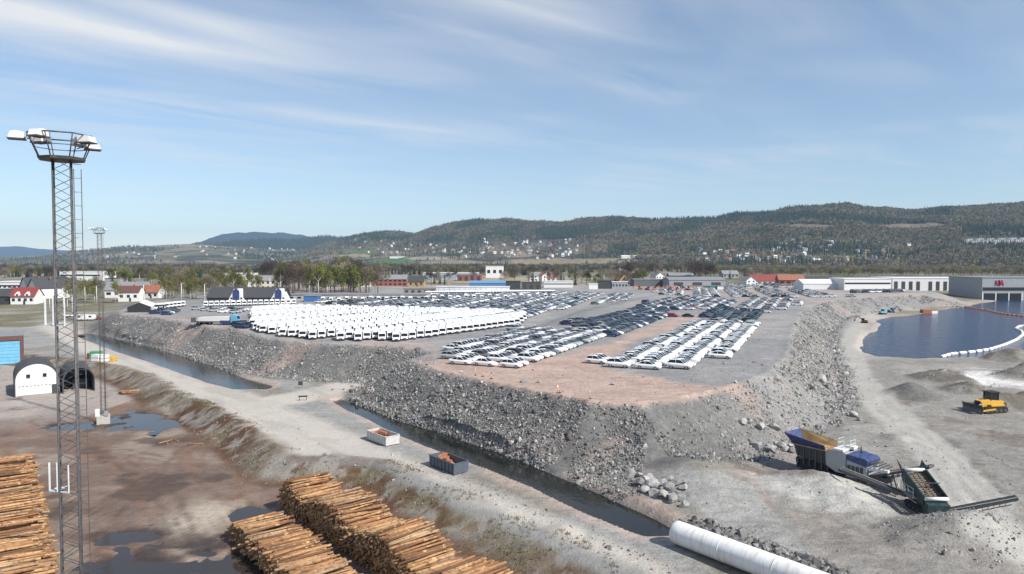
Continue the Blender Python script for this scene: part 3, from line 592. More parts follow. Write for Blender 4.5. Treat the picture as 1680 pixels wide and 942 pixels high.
for i, me_ in enumerate(LT):
    x, y, z = HA.find(1040 + 9 * i, 415); o = mkobj('hillside_tree', me_, None, (x, y, z)); LTO.append(o)
    tag(o, ('dark conifer' if i < 2 else 'bare brown tree' if i < 4 else 'purplish bare tree' if i < 5 else 'budding olive tree') + ' at the wood edge above the long white farm building', 'tree', 'trees at the wood edge')
HOUSEZ = [(785, 955, 392, 426), (1128, 1272, 408, 433), (1268, 1505, 388, 433), (1575, 1700, 386, 404)]
def forest(h, name, label, u0, u1, n, con, kmul, seed, clear, v0=0.02):
    u = RNG.uniform(u0, u1, n); v = RNG.uniform(v0, 1.02, n) ** 0.8; x, y, z = h.at(u, v)
    f = fbm(x, y, 330, 4, seed); fc = fbm(x, y, 210, 4, seed + 9); py = HZ - (z - CAMZ) / y * FPX
    keep = f < clear
    if h is HA: keep &= field_mask(x, y, z)[0] < np.where(py < 390, .95, .35)
    for a, b_, c, d in HOUSEZ: keep &= ~((u > a) & (u < b_) & (py > c) & (py < d) & (RNG.random(n) < 0.72))
    keep &= ~((py > 418) & (RNG.random(n) < 0.5)); keep &= ~((h is HA) & (u < 1000) & (py > 388 + 14 * fbm(x, y, 150, 3, 77)) & (RNG.random(n) < .86)); con = con + (0.10 * sstep(1400, 1520, u) - .03 * sstep(1100, 1250, u) * sstep(1450, 1380, u) + .08 if h is HA else 0)
    con = con[keep] if h is HA else con; u, v, x, y, z, fc = (q[keep] for q in (u, v, x, y, z, fc)); m_ = len(x)
    cn = RNG.random(m_) < np.clip((fc - con) * 6 + 0.5, 0.04, 0.97)
    idx = np.where(cn, RNG.integers(0, 2, m_), RNG.choice([2, 3, 2, 3, 5, 5], m_)); k = RNG.uniform(0.65, 1.25, m_) * kmul
    scatter(name, label, np.stack([x, y, z - 1], 1), np.stack([k, k, k * RNG.uniform(.9, 1.2, m_)], 1), np.stack([k * 0, k * 0, RNG.uniform(0, 6.28, m_)], 1), idx, [[o] for o in LTO], cat='forest')
forest(HA, 'hill_forest', 'mixed conifer and bare forest covering the near hills', 480, 1760, 115000, 0.52, 1.0, 401, 0.80)
forest(HB, 'hill_forest', 'scattered copses on the farmed valley side', -60, 740, 16000, 0.48, 1.1, 431, 0.47)
forest(HC, 'hill_forest', 'dense forest on the far rounded hill with cloud shadow put in as dark spruce', 270, 720, 16000, 0.25, 1.2, 451, 0.9)  # dark conifers put a cloud's shadow into this hill's colour

# ------------------------------------------------------------------ rocks
def rock_mat(name, lo, hi, tint=0.0):
    m, t, b = new_mat(name); co = objco(t); oi = t.nodes.new('ShaderNodeObjectInfo').outputs['Random']
    f = nnoise(t, 1.6, 6, 0.65, co); c = nmix(t, oi, lo, hi); c = nmix(t, 1.0, c, nval(t, f, 0.25, 0.75, 0.65, 1.3), 'MULTIPLY')
    t.links.new(c, b.inputs['Base Color']); b.inputs['Roughness'].default_value = 0.9; b.inputs['Specular IOR Level'].default_value = 0.2; nbump(t, b, nnoise(t, 5, 4, 0.6, co), 0.5, 0.1); return m
M_ROCK = rock_mat('rubble', (0.07, 0.069, 0.066), (0.27, 0.264, 0.254)); M_ROCKP = rock_mat('pale_rubble', (0.19, 0.185, 0.177), (0.46, 0.45, 0.432)); M_BOULD = rock_mat('boulder', (0.20, 0.195, 0.188), (0.42, 0.41, 0.392)); M_ROCKR = rock_mat('reddish_rubble', (0.13, 0.085, 0.062), (0.38, 0.29, 0.24))
def rock_mesh(seed, mat, sub=1):
    r = random.Random(seed); import bmesh
    bm = bmesh.new(); bmesh.ops.create_icosphere(bm, subdivisions=sub, radius=1.0)
    for _ in range(7):
        n = Vector((r.gauss(0, 1), r.gauss(0, 1), r.gauss(0, 1))).normalized(); d = r.uniform(0.38, 0.80)
        for v in bm.verts:
            k = v.co.dot(n) - d
            if k > 0: v.co -= n * k
    sx, sy, sz = r.uniform(.8, 1.25), r.uniform(.7, 1.0), r.uniform(.55, .85)
    for v in bm.verts: v.co = Vector((v.co.x * sx, v.co.y * sy, v.co.z * sz)) * r.uniform(.93, 1.07)
    me = bpy.data.meshes.new('boulder'); bm.to_mesh(me); bm.free(); me.materials.append(mat); return me
RK = [rock_mesh(s, M_ROCK) for s in range(4)] + [rock_mesh(s + 20, M_ROCKP) for s in range(4)] + [rock_mesh(s + 40, M_ROCKR) for s in range(2)]
BK = [rock_mesh(s + 60, M_BOULD, 2) for s in range(7)]
def boulder(px, py, r, label, group, me=None, sink=0.25):
    p = gp(px, py, 0.5)
    for _ in range(6): p = gp(px, py, Hs(p.x, p.y))
    o = mkobj('boulder', me or random.choice(BK), None, (p.x, p.y, Hs(p.x, p.y) + r * (0.6 - sink))); o.scale = (r * random.uniform(.9, 1.2), r, r * random.uniform(.8, 1.05)); o.rotation_euler = (random.uniform(-.4, .4), random.uniform(-.4, .4), random.uniform(0, 6.28))
    return tag(o, label, 'boulder', group)
for i, (px, py, r) in enumerate([(1033, 784, .85), (1046, 796, 1.0), (1060, 792, .8), (1072, 800, 1.0), (1085, 797, .9), (1098, 804, .85), (1112, 797, .8), (1120, 806, .7), (1075, 812, .95), (1090, 816, .9), (1104, 822, 1.0), (1117, 821, .8), (1060, 807, .7), (1122, 832, .7), (1068, 785, .7), (1108, 812, .6), (1098, 790, .65), (1048, 782, .6), (1086, 806, .6), (1120, 795, .5)]):
    boulder(px, py, r * 1.1, 'large grey boulder in the heap above the canal end by the white pipe', 'boulder heap above the canal end')
for i, (px, py, r) in enumerate([(1219, 722, .8), (1228, 718, .7), (1240, 735, 1.2), (1250, 724, .8), (1262, 727, .9), (1272, 722, 1.0), (1266, 738, .8), (1280, 735, .9), (1290, 740, .8), (1300, 742, .7), (1258, 738, .6), (1285, 727, .7), (1232, 728, .6), (1276, 730, .6), (1296, 733, .6)]):
    boulder(px, py, r * 1.05, 'pale angular boulder in the heap behind the crusher hopper', 'boulder heap behind the crusher')
for px, py, r in ((1336, 768, 1.0), (1357, 640, 1.3), (1372, 650, .9), (1366, 632, .8), (1400, 683, 1.0), (1410, 690, .8), (1347, 628, 1.6)):
    boulder(px, py, r, 'single pale boulder lying apart below the quarry slope', 'loose pale boulders below the quarry slope')
for px, py, r in ((722, 688, .5), (756, 690, .5), (822, 742, .55), (860, 645, .8), (884, 656, .6), (690, 600, .6), (1004, 678, .6), (756, 704, .55), (940, 700, .5)):
    boulder(px, py, r, 'pale stone standing out on the rubble face above the canal', 'pale stones on the rubble face')
for i in range(16):
    px = random.choice((430, 590, 560, 620)) + random.uniform(-22, 22); py = 640 + random.uniform(-8, 10) if px > 500 else 638 + random.uniform(-4, 6)
    boulder(px, py, random.uniform(.25, .5), 'small pinkish stone at the edge of the causeway between the canals', 'stones by the causeway', random.choice(RK[8:]))
# the rubble itself
ps = RNG.uniform(0, 1, 30000); bx, by = np.concatenate([RNG.uniform(-60, 130, 110000), 19.5 + 16 * ps + RNG.normal(0, 1.3, 30000)]), np.concatenate([RNG.uniform(55, 190, 110000), 73.5 - 19.5 * ps + RNG.normal(0, 1.3, 30000)]); nflat = len(bx); fx, fy = [], []
for (ax, ay), (cx_, cy_) in zip(PL[:26], PL[1:27]):
    L = math.hypot(cx_ - ax, cy_ - ay); D = math.hypot((ax + cx_) / 2, (ay + cy_) / 2); n = int(L * 22 * min(46.0, 46.0 * (115 / D) ** 1.2)); tt, dd = RNG.uniform(-.15, 1.15, n), RNG.uniform(-1, 21, n)
    fx.append(ax + (cx_ - ax) * tt + (cy_ - ay) / L * dd * (-1)); fy.append(ay + (cy_ - ay) * tt + (cx_ - ax) / L * dd)
fx, fy = np.concatenate(fx), np.concatenate(fy)
if (sdf(PL, fx, fy) > 0).mean() < .5:
    fx, fy = [], []
    for (ax, ay), (cx_, cy_) in zip(PL[:26], PL[1:27]):
        L = math.hypot(cx_ - ax, cy_ - ay); D = math.hypot((ax + cx_) / 2, (ay + cy_) / 2); n = int(L * 22 * min(46.0, 46.0 * (115 / D) ** 1.2)); tt, dd = RNG.uniform(-.15, 1.15, n), RNG.uniform(-1, 21, n)
        fx.append(ax + (cx_ - ax) * tt + (cy_ - ay) / L * dd); fy.append(ay + (cy_ - ay) * tt - (cx_ - ax) / L * dd)
    fx, fy = np.concatenate(fx), np.concatenate(fy)
isface = np.concatenate([np.zeros(nflat, bool), np.ones(len(fx), bool)]); bx, by = np.concatenate([bx, fx]), np.concatenate([by, fy])
Zr = zones(bx, by); dpl = Zr['plw']; east_ = bx > 26 + (100 - by) * .12
dens = sstep(-0.5, 1.0, dpl) * sstep(15.5, 11.5, dpl) * (0.22 + 0.78 * sstep(0.34, 0.6, fbm(bx, by, 6, 3, 501)))
ex, ey = G(1200, 700); dens *= np.where(np.hypot(bx - ex, by - ey) < 26, 0.25, 1.0) * np.where(east_, 0.9, 1.0)
dens = np.maximum(dens, .85 * (Zr['c1'] < 5.0) * (Zr['pl'] > 3) * (bx > -45) * (Zr['pl'] < np.where(bx > 6, 21, 13.5))); heap = sstep(8.0, 4.0, np.hypot(bx - MOUNDS[9][0], by - MOUNDS[9][1])) * 1.4 + sstep(6.5, 3.0, np.hypot(bx - MOUNDS[10][0], by - MOUNDS[10][1])) * .8
pipeb = np.exp(-((ldist([(20, 73), (35.5, 54)], bx, by)) / 2.0) ** 2) * 1.2
gband = np.exp(-((Zr['yd'] - 10.5) / 1.6) ** 2) * (by < 100) * 0.6 + np.exp(-((Zr['yd'] - 4) / 3.0) ** 2) * (by < 150) * (by > 86) * .22
dirt = sum(sstep(mm[2], mm[2] * .5, np.hypot(bx - mm[0], by - mm[1])) for mm in MOUNDS[1:6]) * .25
dens = np.where(isface, dens, 0); dens = np.clip(dens + np.where(isface, 0, 1) * (heap + pipeb + gband + dirt + 0.012 + .10 * (bx > 18) * sstep(.52, .68, fbm(bx, by, 7, 3, 611)) * (by < 150) + .30 * sstep(-1, 1, Zr['yd']) * sstep(8, 5, Zr['yd']) * (by > 84) * (bx < 0)), 0, 1)
onbank = (Zr['yd'] < 7.5) & (bx < 0) & ~isface; hz_ = H(bx, by, Zr); dens *= ((hz_ > -0.75) | onbank) & ((Zr['yd'] > -1.0))
keep = RNG.random(len(bx)) < dens; onbank = onbank[keep]; bx, by, hz_, dpl, east_ = bx[keep], by[keep], hz_[keep], dpl[keep], east_[keep]
small = (RNG.random(len(bx)) < 0.9); sz = np.clip(np.exp(RNG.normal(math.log(.105), .56, len(bx))), .04, .6) * np.where(east_ & (by > 118), 1.35, 1.0) * np.where(np.abs(dpl - 6) < 7, 1.0, 0.62) * (1 + 0.25 * sstep(7, 12, dpl)); npipe = ldist([(20, 73), (35.5, 54)], bx, by) < 3.2; sz = np.where(npipe, sz * 2.0, sz)
pk = np.where(RNG.random(len(bx)) < np.where(east_, .75, .32), RNG.integers(4, 8, len(bx)), RNG.integers(0, 4, len(bx))); pk = np.where(RNG.random(len(bx)) < .05, RNG.integers(8, 10, len(bx)), pk); pk = np.where(onbank & (RNG.random(len(bx)) < .65), RNG.integers(8, 10, len(bx)), pk); pk = np.where(npipe & (RNG.random(len(bx)) < .9), RNG.integers(0, 4, len(bx)), pk)
RKO = []
for i, me_ in enumerate(RK):
    p = gp((1392, 1421, 1447, 1380, 1462, 1436, 1402, 1475, 1455, 1410)[i], (706, 694, 712, 690, 700, 727, 722, 742, 733, 738)[i], 0); o = mkobj('stone', me_, None, (p.x, p.y, Hs(p.x, p.y) + .1)); k = random.uniform(.2, .42); o.scale = (k, k, k); RKO.append(o); tag(o, 'small loose stone beside the haul road behind the blue crusher', 'stone', 'loose stones by the haul road')
print('rubble', len(bx))
scatter('rubble', 'grey broken rock covering the embankment faces and spoil heaps', np.stack([bx, by, hz_ + sz * .15], 1), np.stack([sz, sz, sz], 1), RNG.uniform(-3, 3, (len(bx), 3)), pk, [[o] for o in RKO], cat='rubble')

# ------------------------------------------------------------------ paints and plain stuffs
def paint(name, c, rough=0.28): return flat(name, c, rough, 0.0, 0.10, 1.5, 0.5, coat=0.4)
W_PAINT = paint('white_car_paint', (0.86, 0.86, 0.85)); S_PAINT = paint('silver_car_paint', (0.42, 0.43, 0.44)); G_PAINT = paint('grey_car_paint', (0.13, 0.14, 0.15)); K_PAINT = paint('black_car_paint', (0.012, 0.013, 0.016)); B_PAINT = paint('blue_car_paint', (0.020, 0.035, 0.11)); R_PAINT = paint('red_car_paint', (0.28, 0.012, 0.015))
PAINTS = {'white': W_PAINT, 'silver': S_PAINT, 'grey': G_PAINT, 'black': K_PAINT, 'dark blue': B_PAINT, 'red': R_PAINT}
M_GLASS = flat('dark_glass', (0.012, 0.015, 0.018), 0.06, 0, 0.1, 1, 0.6); M_TYRE = flat('tyre', (0.018, 0.018, 0.018), 0.85); M_RIM = flat('rim', (0.35, 0.35, 0.36), 0.35, 0.7); M_BLK = flat('black_plastic', (0.02, 0.02, 0.022), 0.6); M_LAMP = flat('lamp_lens', (0.6, 0.62, 0.65), 0.12)
M_STEEL = flat('galvanised_steel', (0.34, 0.36, 0.38), 0.5, 0.6, 0.2, 3); M_DSTEEL = flat('weathered_steel', (0.075, 0.075, 0.08), 0.6, 0.3, 0.3, 4, dust=.2); M_WHITE = flat('white_render', (0.72, 0.71, 0.69), 0.8, 0, 0.08, 0.6); M_CREAM = flat('cream_render', (0.62, 0.55, 0.42), 0.8, 0, 0.1, .6); M_GREYW = flat('grey_cladding', (0.30, 0.31, 0.32), 0.6, 0, 0.12, .5); M_DGREY = flat('dark_grey_cladding', (0.045, 0.048, 0.052), 0.6, 0, .2, .5); M_ROOFD = flat('dark_roof', (0.055, 0.055, 0.06), 0.8, 0, .3, .8); M_ROOFG = flat('grey_roof', (0.22, 0.225, 0.23), 0.7, 0, .2, .5); M_ROOFR = flat('red_roof', (0.22, 0.04, 0.035), 0.8, 0, .2, .8); M_ROOFO = flat('orange_tile_roof', (0.30, 0.12, 0.07), 0.8, 0, .25, .8); M_WINB = flat('window_pane', (0.02, 0.026, 0.034), 0.08, 0, .1, 1, .6); M_BLUE = flat('royal_blue_paint', (0.008, 0.032, 0.15), 0.45, 0, .25, 1.5, dust=.22); M_LBLUE = flat('light_blue_panel', (0.16, 0.42, 0.60), 0.4, 0, .2, .7); M_BRICK = flat('red_brick', (0.30, 0.10, 0.065), .9, 0, .3, 2); M_BROWN = flat('brown_cladding', (0.13, 0.055, 0.045), .7, 0, .2, 1); M_GRNR = flat('green_roof', (0.13, 0.20, 0.15), .7, 0, .2, .5); M_OCH = flat('ochre_wood', (0.40, 0.26, 0.10), .8, 0, .2, 1); M_REDW = flat('red_wood', (0.24, 0.035, 0.025), .8, 0, .2, 1); M_WROOF = flat('white_roof', (0.66, 0.67, 0.67), .6, 0, .08, .3)

# ------------------------------------------------------------------ cars
def car_parts(kind):
    """body (paint), windows (glass), wheel; the nose points along +x, origin on the ground"""
    if kind == 'sedan':   st = [(-2.38, .48, .30, .72, .66), (-2.25, .36, .28, .98, .86), (-1.55, .26, .26, 1.00, .91), (-.6, .24, .24, .98, .92), (.5, .24, .24, .96, .92), (1.0, .24, .24, .95, .92), (1.75, .26, .26, .84, .89), (2.25, .30, .28, .66, .80), (2.40, .40, .34, .52, .62)]; gl = [(-1.75, .985, .80, .985), (-.95, .975, .66, 1.40), (-.2, .97, .67, 1.45), (.28, .96, .66, 1.42), (1.12, .945, .80, .95)]; roof = (-.98, .30)
    elif kind == 'suv':   st = [(-2.28, .52, .36, .80, .72), (-2.18, .40, .34, 1.10, .90), (-1.5, .32, .32, 1.12, .94), (-.6, .30, .30, 1.10, .95), (.5, .30, .30, 1.08, .95), (1.0, .30, .30, 1.06, .94), (1.75, .32, .32, .98, .92), (2.18, .36, .34, .82, .84), (2.30, .46, .40, .62, .70)]; gl = [(-2.12, 1.10, .82, 1.10), (-1.62, 1.10, .72, 1.60), (-.3, 1.09, .73, 1.68), (.30, 1.08, .71, 1.64), (1.08, 1.06, .82, 1.07)]; roof = (-1.66, .32)
    else:                 st = [(-2.02, .50, .32, .74, .68), (-1.94, .36, .30, 1.00, .85), (-1.4, .28, .28, 1.02, .89), (-.5, .26, .26, 1.00, .90), (.5, .26, .26, .98, .90), (.9, .26, .26, .97, .90), (1.55, .28, .28, .88, .87), (1.95, .32, .30, .70, .78), (2.05, .42, .36, .56, .62)]; gl = [(-1.88, 1.00, .76, 1.00), (-1.42, 1.00, .68, 1.45), (-.3, .99, .68, 1.52), (.25, .98, .67, 1.48), (1.02, .965, .78, .975)]; roof = (-1.46, .27)
    b = MB(); rings = []
    for x, zl, zb, zt, w in st:
        mid = zl + (zt - zl) * .55
        half = [(w * .93, zl), (w, mid), (w * .965, zt - .05), (w * .84, zt)]
        rings.append([(x, -y, z) for y, z in half] + [(x, y, z) for y, z in reversed(half)])
    for a, c in zip(rings[:-1], rings[1:]):
        b.add(a + c, [(i, i + 1, 9 + i, 8 + i) for i in range(7)] + [(7, 0, 8, 15)], 0, True)
    b.add(rings[0], [tuple(reversed(range(8)))]); b.add(rings[-1], [tuple(range(8))])
    g = MB(); rg = [[(x, -wb_(st, x) * .90, zb), (x, -wr, zr - .02), (x, -wr * .86, zr), (x, wr * .86, zr), (x, wr, zr - .02), (x, wb_(st, x) * .90, zb)] for x, zb, wr, zr in gl]
    for a, c in zip(rg[:-1], rg[1:]): g.add(a + c, [(i, i + 1, 7 + i, 6 + i) for i in range(5)], 0, False)
    # roof skin and pillars in body colour, just proud of the glass
    rs = [r for r in rg if roof[0] - .1 <= r[0][0] <= roof[1] + .1]
    for a, c in zip(rs[:-1], rs[1:]): b.add([(x, y * 1.01, z + .012) for x, y, z in a[1:5] + c[1:5]], [(i, i + 1, 5 + i, 4 + i) for i in range(3)])
    for sy in (1, -1):
        for a, c in ((rg[0], rg[1]), (rg[-1], rg[-2])):
            b.bar(Vector((a[0][0], sy * abs(a[0][1]), a[0][2] + .02)), Vector((c[1][0], sy * abs(c[1][1]), c[1][2] + .02)), .09, .05)
        mid_ = rg[2]; b.bar((mid_[0][0] - .25, sy * abs(mid_[0][1]) * 1.0, mid_[0][2]), (mid_[1][0] - .25, sy * abs(mid_[1][1]), mid_[1][2]), .05, .09)
    wl = MB(); rr = .33 if kind != 'suv' else .37; wl.tube((0, -.11, 0), (0, .11, 0), rr, n=14, m=0); wl.tube((0, -.117, 0), (0, .117, 0), rr * .62, n=10, m=1)
    ax = (-1.42, 1.42) if kind == 'sedan' else (-1.36, 1.38) if kind == 'suv' else (-1.22, 1.28)
    return b, g, wl, [(x, y, rr) for x in ax for y in (-.80, .80)], st[-1]
def wb_(st, x): return float(np.interp(x, [q[0] for q in st], [q[4] for q in st]))
CAR = {}
for kd in ('sedan', 'suv', 'hatch'):
    b_, g_, w_, wp, nose = car_parts(kd)
    hl = MB(); hl.box((0, 0, 0), (.16, .34, .12))
    far_ = MB(); far_.add(b_.v, b_.f, 0); far_.s[:] = b_.s; far_.add(g_.v, g_.f, 1)
    for p in wp: far_.tube((p[0], p[1] - .11, p[2]), (p[0], p[1] + .11, p[2]), p[2], n=8, m=2)
    CAR[kd] = dict(body=b_.mesh('body', [W_PAINT]), glass=g_.mesh('windows', [M_GLASS]), wheel=w_.mesh('wheel', [M_TYRE, M_RIM]), wp=wp, lamp=hl.mesh('headlight', [M_LAMP]), nx=nose[0] - .17, nz=nose[3] + .10, far=far_.mesh('car', [W_PAINT, M_GLASS, M_TYRE]), farmb=far_)
def set_paint(o, colr, slot=0):
    o.material_slots[slot].link = 'OBJECT'; o.material_slots[slot].material = PAINTS[colr]
CARS = []   # x, y, z, heading, kind, colour, where, group
def inpoly(poly, x, y): return sdf(poly, np.array([x]), np.array([y]))[0] < 0
def fill(pxpoly, heading, dx, dy, colours, kinds, where, group, z=ZP, lanes=None, jit=.12, skip=.03, flip=False, org=None):
    """rows of cars inside an area: dx along the car, dy from door to door"""
    poly = [G(a, b_, z) for a, b_ in pxpoly]; ca, sa = math.cos(heading), math.sin(heading)
    us = [x * ca + y * sa for x, y in poly]; vs_ = [-x * sa + y * ca for x, y in poly]
    U, V = np.meshgrid(np.arange(min(us) + .3, max(us), dx), np.arange(min(vs_) + .3, max(vs_), dy))
    if lanes:
        n_, gap = lanes; k = np.floor((U - min(us)) / dx); U = U + np.floor(k / n_) * gap
    x = U * ca - V * sa; y = U * sa + V * ca; ok = sdf(poly, x, y) < 0
    for a, c in zip(x[ok], y[ok]):
        if random.random() < skip: continue
        CARS.append((a + random.gauss(0, jit), c + random.gauss(0, jit * .4), heading + random.gauss(0, .03) + (math.pi if flip and random.random() < .5 else 0), random.choice(kinds), colours(a, c) if callable(colours) else random.choice(colours), where, group))
HD1 = math.atan2(-.40, .917)
WHT = ['white'] * 9 + ['silver'] * 2 + ['black']; DRK = ['black', 'black', 'dark blue', 'grey', 'black', 'grey', 'white']; MIX = ['white'] * 5 + ['silver', 'silver', 'grey', 'grey', 'black', 'black', 'dark blue', 'white']
fill([(975, 597), (1000, 606), (1040, 606), (1150, 606), (1205, 575), (1226, 545), (1236, 532), (1172, 527), (1158, 526), (1095, 550)], HD1, 5.75, 3.1, ['white'] * 20 + ['silver', 'black'], ['sedan', 'sedan', 'hatch', 'suv'], 'in the block of white cars beside the grey gravel strip', 'block of white cars by the gravel strip')
fill([(1128, 521), (1240, 531), (1262, 522), (1258, 513), (1180, 508)], HD1, 5.7, 3.0, ['black'] * 6 + ['dark blue', 'grey'], ['suv', 'sedan'], 'in the dark row behind the white block', 'dark row behind the white block')
fill([(726, 590), (765, 603), (858, 604), (888, 590), (958, 572), (996, 556), (965, 545), (850, 541), (745, 572)], HD1, 5.75, 3.1, ['white'] * 11 + ['silver'] * 4 + ['black', 'grey'], ['sedan', 'suv', 'sedan', 'hatch'], 'in the block of cars on pink gravel beside the mesh fence', 'block of cars by the mesh fence')
fill([(968, 545), (1008, 555), (1032, 545), (1088, 522), (1105, 510), (1060, 506), (975, 522), (930, 533)], HD1, 5.7, 3.0, DRK, ['suv', 'sedan', 'suv'], 'in the dark rows behind the cars on pink gravel', 'dark rows behind the cars on pink gravel')
fill([(1040, 505), (1120, 510), (1185, 506), (1215, 496), (1130, 488), (1060, 497)], HD1, 5.7, 3.0, MIX + ['grey', 'white', 'red', 'black'], ['suv', 'sedan'], 'in the middle rows of the car lot', 'middle rows of the car lot', skip=.08)
fill([(1190, 508), (1262, 514), (1318, 499), (1300, 490), (1230, 492)], HD1, 5.7, 2.9, MIX + ['white', 'silver'], ['suv', 'sedan', 'hatch'], 'in the rows beyond the dark cars', 'rows beyond the dark cars')
fill([(640, 511), (862, 526), (900, 511), (1030, 492), (1045, 485), (940, 481), (760, 480), (690, 484), (540, 490), (520, 497)], math.atan2(-.25, .97), 5.2, 2.5, MIX, ['suv', 'sedan', 'hatch'], 'in the mixed rows behind the white vans', 'mixed rows behind the white vans', lanes=(4, 5.0), skip=.06)
fill([(1085, 484), (1190, 488), (1400, 488), (1350, 478), (1200, 474), (1110, 476)], math.atan2(-.25, .97), 5.4, 2.6, ['white'] * 4 + ['black', 'grey', 'silver'], ['suv', 'hatch'], 'in the far rows towards the white warehouse', 'far rows towards the white warehouse', lanes=(3, 6.0), skip=.06)
fill([(1400, 481), (1480, 480), (1480, 477), (1400, 478)], 0.2, 5.4, 2.6, ['black', 'grey', 'white'], ['suv'], 'by the end of the embankment near the warehouse', 'cars near the warehouse', skip=.1)
fill([(1060, 481), (1110, 476), (1290, 472), (1400, 472), (1330, 466), (1130, 467)], math.atan2(-.2, .97), 5.6, 2.8, ['white'] * 5 + ['silver', 'grey', 'black'], ['suv', 'hatch'], 'in the farthest rows before the red roofed house', 'farthest rows before the red roofed house', skip=.12)
fill([(318, 510), (380, 515), (405, 510), (330, 503)], .1, 5.6, 3.0, ['white', 'white', 'silver', 'black'], ['suv', 'hatch'], 'near the blue tractor unit', 'cars near the blue truck', skip=.35)
fill([(236, 515), (276, 518), (300, 512), (250, 508)], .3, 5.6, 2.9, ['dark blue', 'black', 'white', 'grey'], ['suv', 'hatch'], 'beside the white storage tent', 'cars beside the storage tent', skip=.3)
fill([(385, 537), (404, 541), (410, 536), (392, 532)], -.3, 5.2, 2.6, ['black', 'white', 'dark blue'], ['suv'], 'at the corner of the van lot', 'cars at the corner of the van lot', skip=.1)
fill([(1100, 521.5), (1118, 522.5), (1120, 520), (1104, 519)], HD1, 5, 2.4, ['red'], ['sedan'], 'parked alone at the head of the dark row', 'red car at the dark row', skip=0)
CARS.sort(key=lambda c: c[0] ** 2 + c[1] ** 2)
print('cars', len(CARS))
WORDS = {'sedan': 'saloon', 'suv': 'sport utility car', 'hatch': 'hatchback'}
NCAR = 298
czs = H(np.array([c[0] for c in CARS]), np.array([c[1] for c in CARS]))
for i, (x, y, hd, kd, colr, where, grp) in enumerate(CARS[:NCAR]):
    S = CAR[kd]; z = float(czs[i]); lab = f'{colr} {WORDS[kd]} {where}'
    if i < 170:
        o = thing('car', lab, 'car', (x, y, z), hd, grp); o.scale = (1.09, 1.09, 1.14); set_paint(mkobj('body', S['body'], o), colr); mkobj('windows', S['glass'], o)
        for p in S['wp']: mkobj('wheel', S['wheel'], o, p)
        for sy in (-1, 1): mkobj('headlight', S['lamp'], o, (S['nx'], sy * .56, S['nz']))
    else:
        o = mkobj('car', S['far'], None, (x, y, z), hd); o.scale = (1.09, 1.09, 1.14); tag(o, lab, 'car', grp); set_paint(o, colr)
def many(name, label, cat, items, mbs, mats):
    """all the rest of a kind as one mesh: items are (x, y, z, heading, key, material index of slot 0)"""
    V, F, Mi, off = [], [], [], 0
    for x, y, z, hd, key, mi in items:
        mb = mbs[key]; a = np.array(mb.v); c, s = math.cos(hd), math.sin(hd)
        V.append(np.stack([x + a[:, 0] * c - a[:, 1] * s, y + a[:, 0] * s + a[:, 1] * c, z + a[:, 2]], 1)); F += [tuple(i + off for i in f) for f in mb.f]; Mi += [(mi if q == 0 else len(mats) - 3 + q) for q in mb.m]; off += len(a)
    me = bpy.data.meshes.new(name); me.from_pydata(np.concatenate(V).tolist(), [], F)
    for mt in mats: me.materials.append(mt)
    me.polygons.foreach_set('material_index', Mi); me.update(); return tag(mkobj(name, me), label, cat, None, 'stuff')
PK = list(PAINTS)
many('distant_cars', 'hundreds of distant mixed cars in rows across the storage yard', 'cars', [(x, y, float(czs[NCAR + i]), hd, kd, PK.index(colr)) for i, (x, y, hd, kd, colr, w, g) in enumerate(CARS[NCAR:])], {k: CAR[k]['farmb'] for k in CAR}, [PAINTS[k] for k in PK] + [M_GLASS, M_TYRE])

# ------------------------------------------------------------------ white delivery vans
def van_bits():
    b = MB(); prof = [(-2.95, .42), (2.75, .42), (2.98, .60), (2.95, .98), (2.55, 1.18), (1.75, 2.05), (1.35, 2.48), (.9, 2.58), (-2.6, 2.60), (-2.95, 2.45)]
    n = len(prof)
    def ring(y, ins): return [(x, y * (1 - (.10 if z > 1.9 else .0) - (.06 if x > 2.7 else 0)), z) for x, z in prof]
    A, B_ = ring(-1.0, 0), ring(1.0, 0); b.add(A + B_, [(i, (i + 1) % n, n + (i + 1) % n, n + i) for i in range(n)] + [tuple(reversed(range(n))), tuple(range(n, 2 * n))])
    ws = MB(); ws.add([(2.50, -.84, 1.26), (2.50, .84, 1.26), (1.80, .80, 2.02), (1.80, -.80, 2.02)], [(0, 1, 2, 3)]); ws.v = [(x + .045, y, z + .045) for x, y, z in ws.v]
    sw = MB(); sw.add([(2.2, 0, 1.28), (1.05, 0, 1.28), (1.05, 0, 1.88), (1.75, 0, 1.88)], [(0, 1, 2, 3)])
    gr = MB(); gr.box((2.98, 0, .74), (.08, .9, .16)); gr.box((2.96, 0, .45), (.10, 1.7, .10))
    wl = MB(); wl.tube((0, -.12, 0), (0, .12, 0), .36, n=12, m=0); wl.tube((0, -.126, 0), (0, .126, 0), .2, n=8, m=1)
    hl = MB(); hl.box((0, 0, 0), (.12, .26, .24)); mr = MB(); mr.box((0, 0, 0), (.14, .22, .36))
    fm = MB(); fm.add(b.v, b.f, 0); fm.add(ws.v, ws.f, 1); fm.add(gr.v, gr.f, 2)
    for sy in (-1, 1): fm.add([(x, sy * 1.006, z) for x, y, z in sw.v], sw.f, 1)
    for x in (-1.9, 1.95):
        for y in (-.86, .86): fm.tube((x, y - .12, .36), (x, y + .12, .36), .36, n=8, m=2)
    return b, ws, sw, gr, wl, hl, mr, fm
vb, vws, vsw, vgr, vwl, vhl, vmr, vfm = van_bits()
M_VAN = flat('van_white_paint', (0.80, 0.80, 0.80), .3, 0, .06, 1.0, .5, coat=.3)
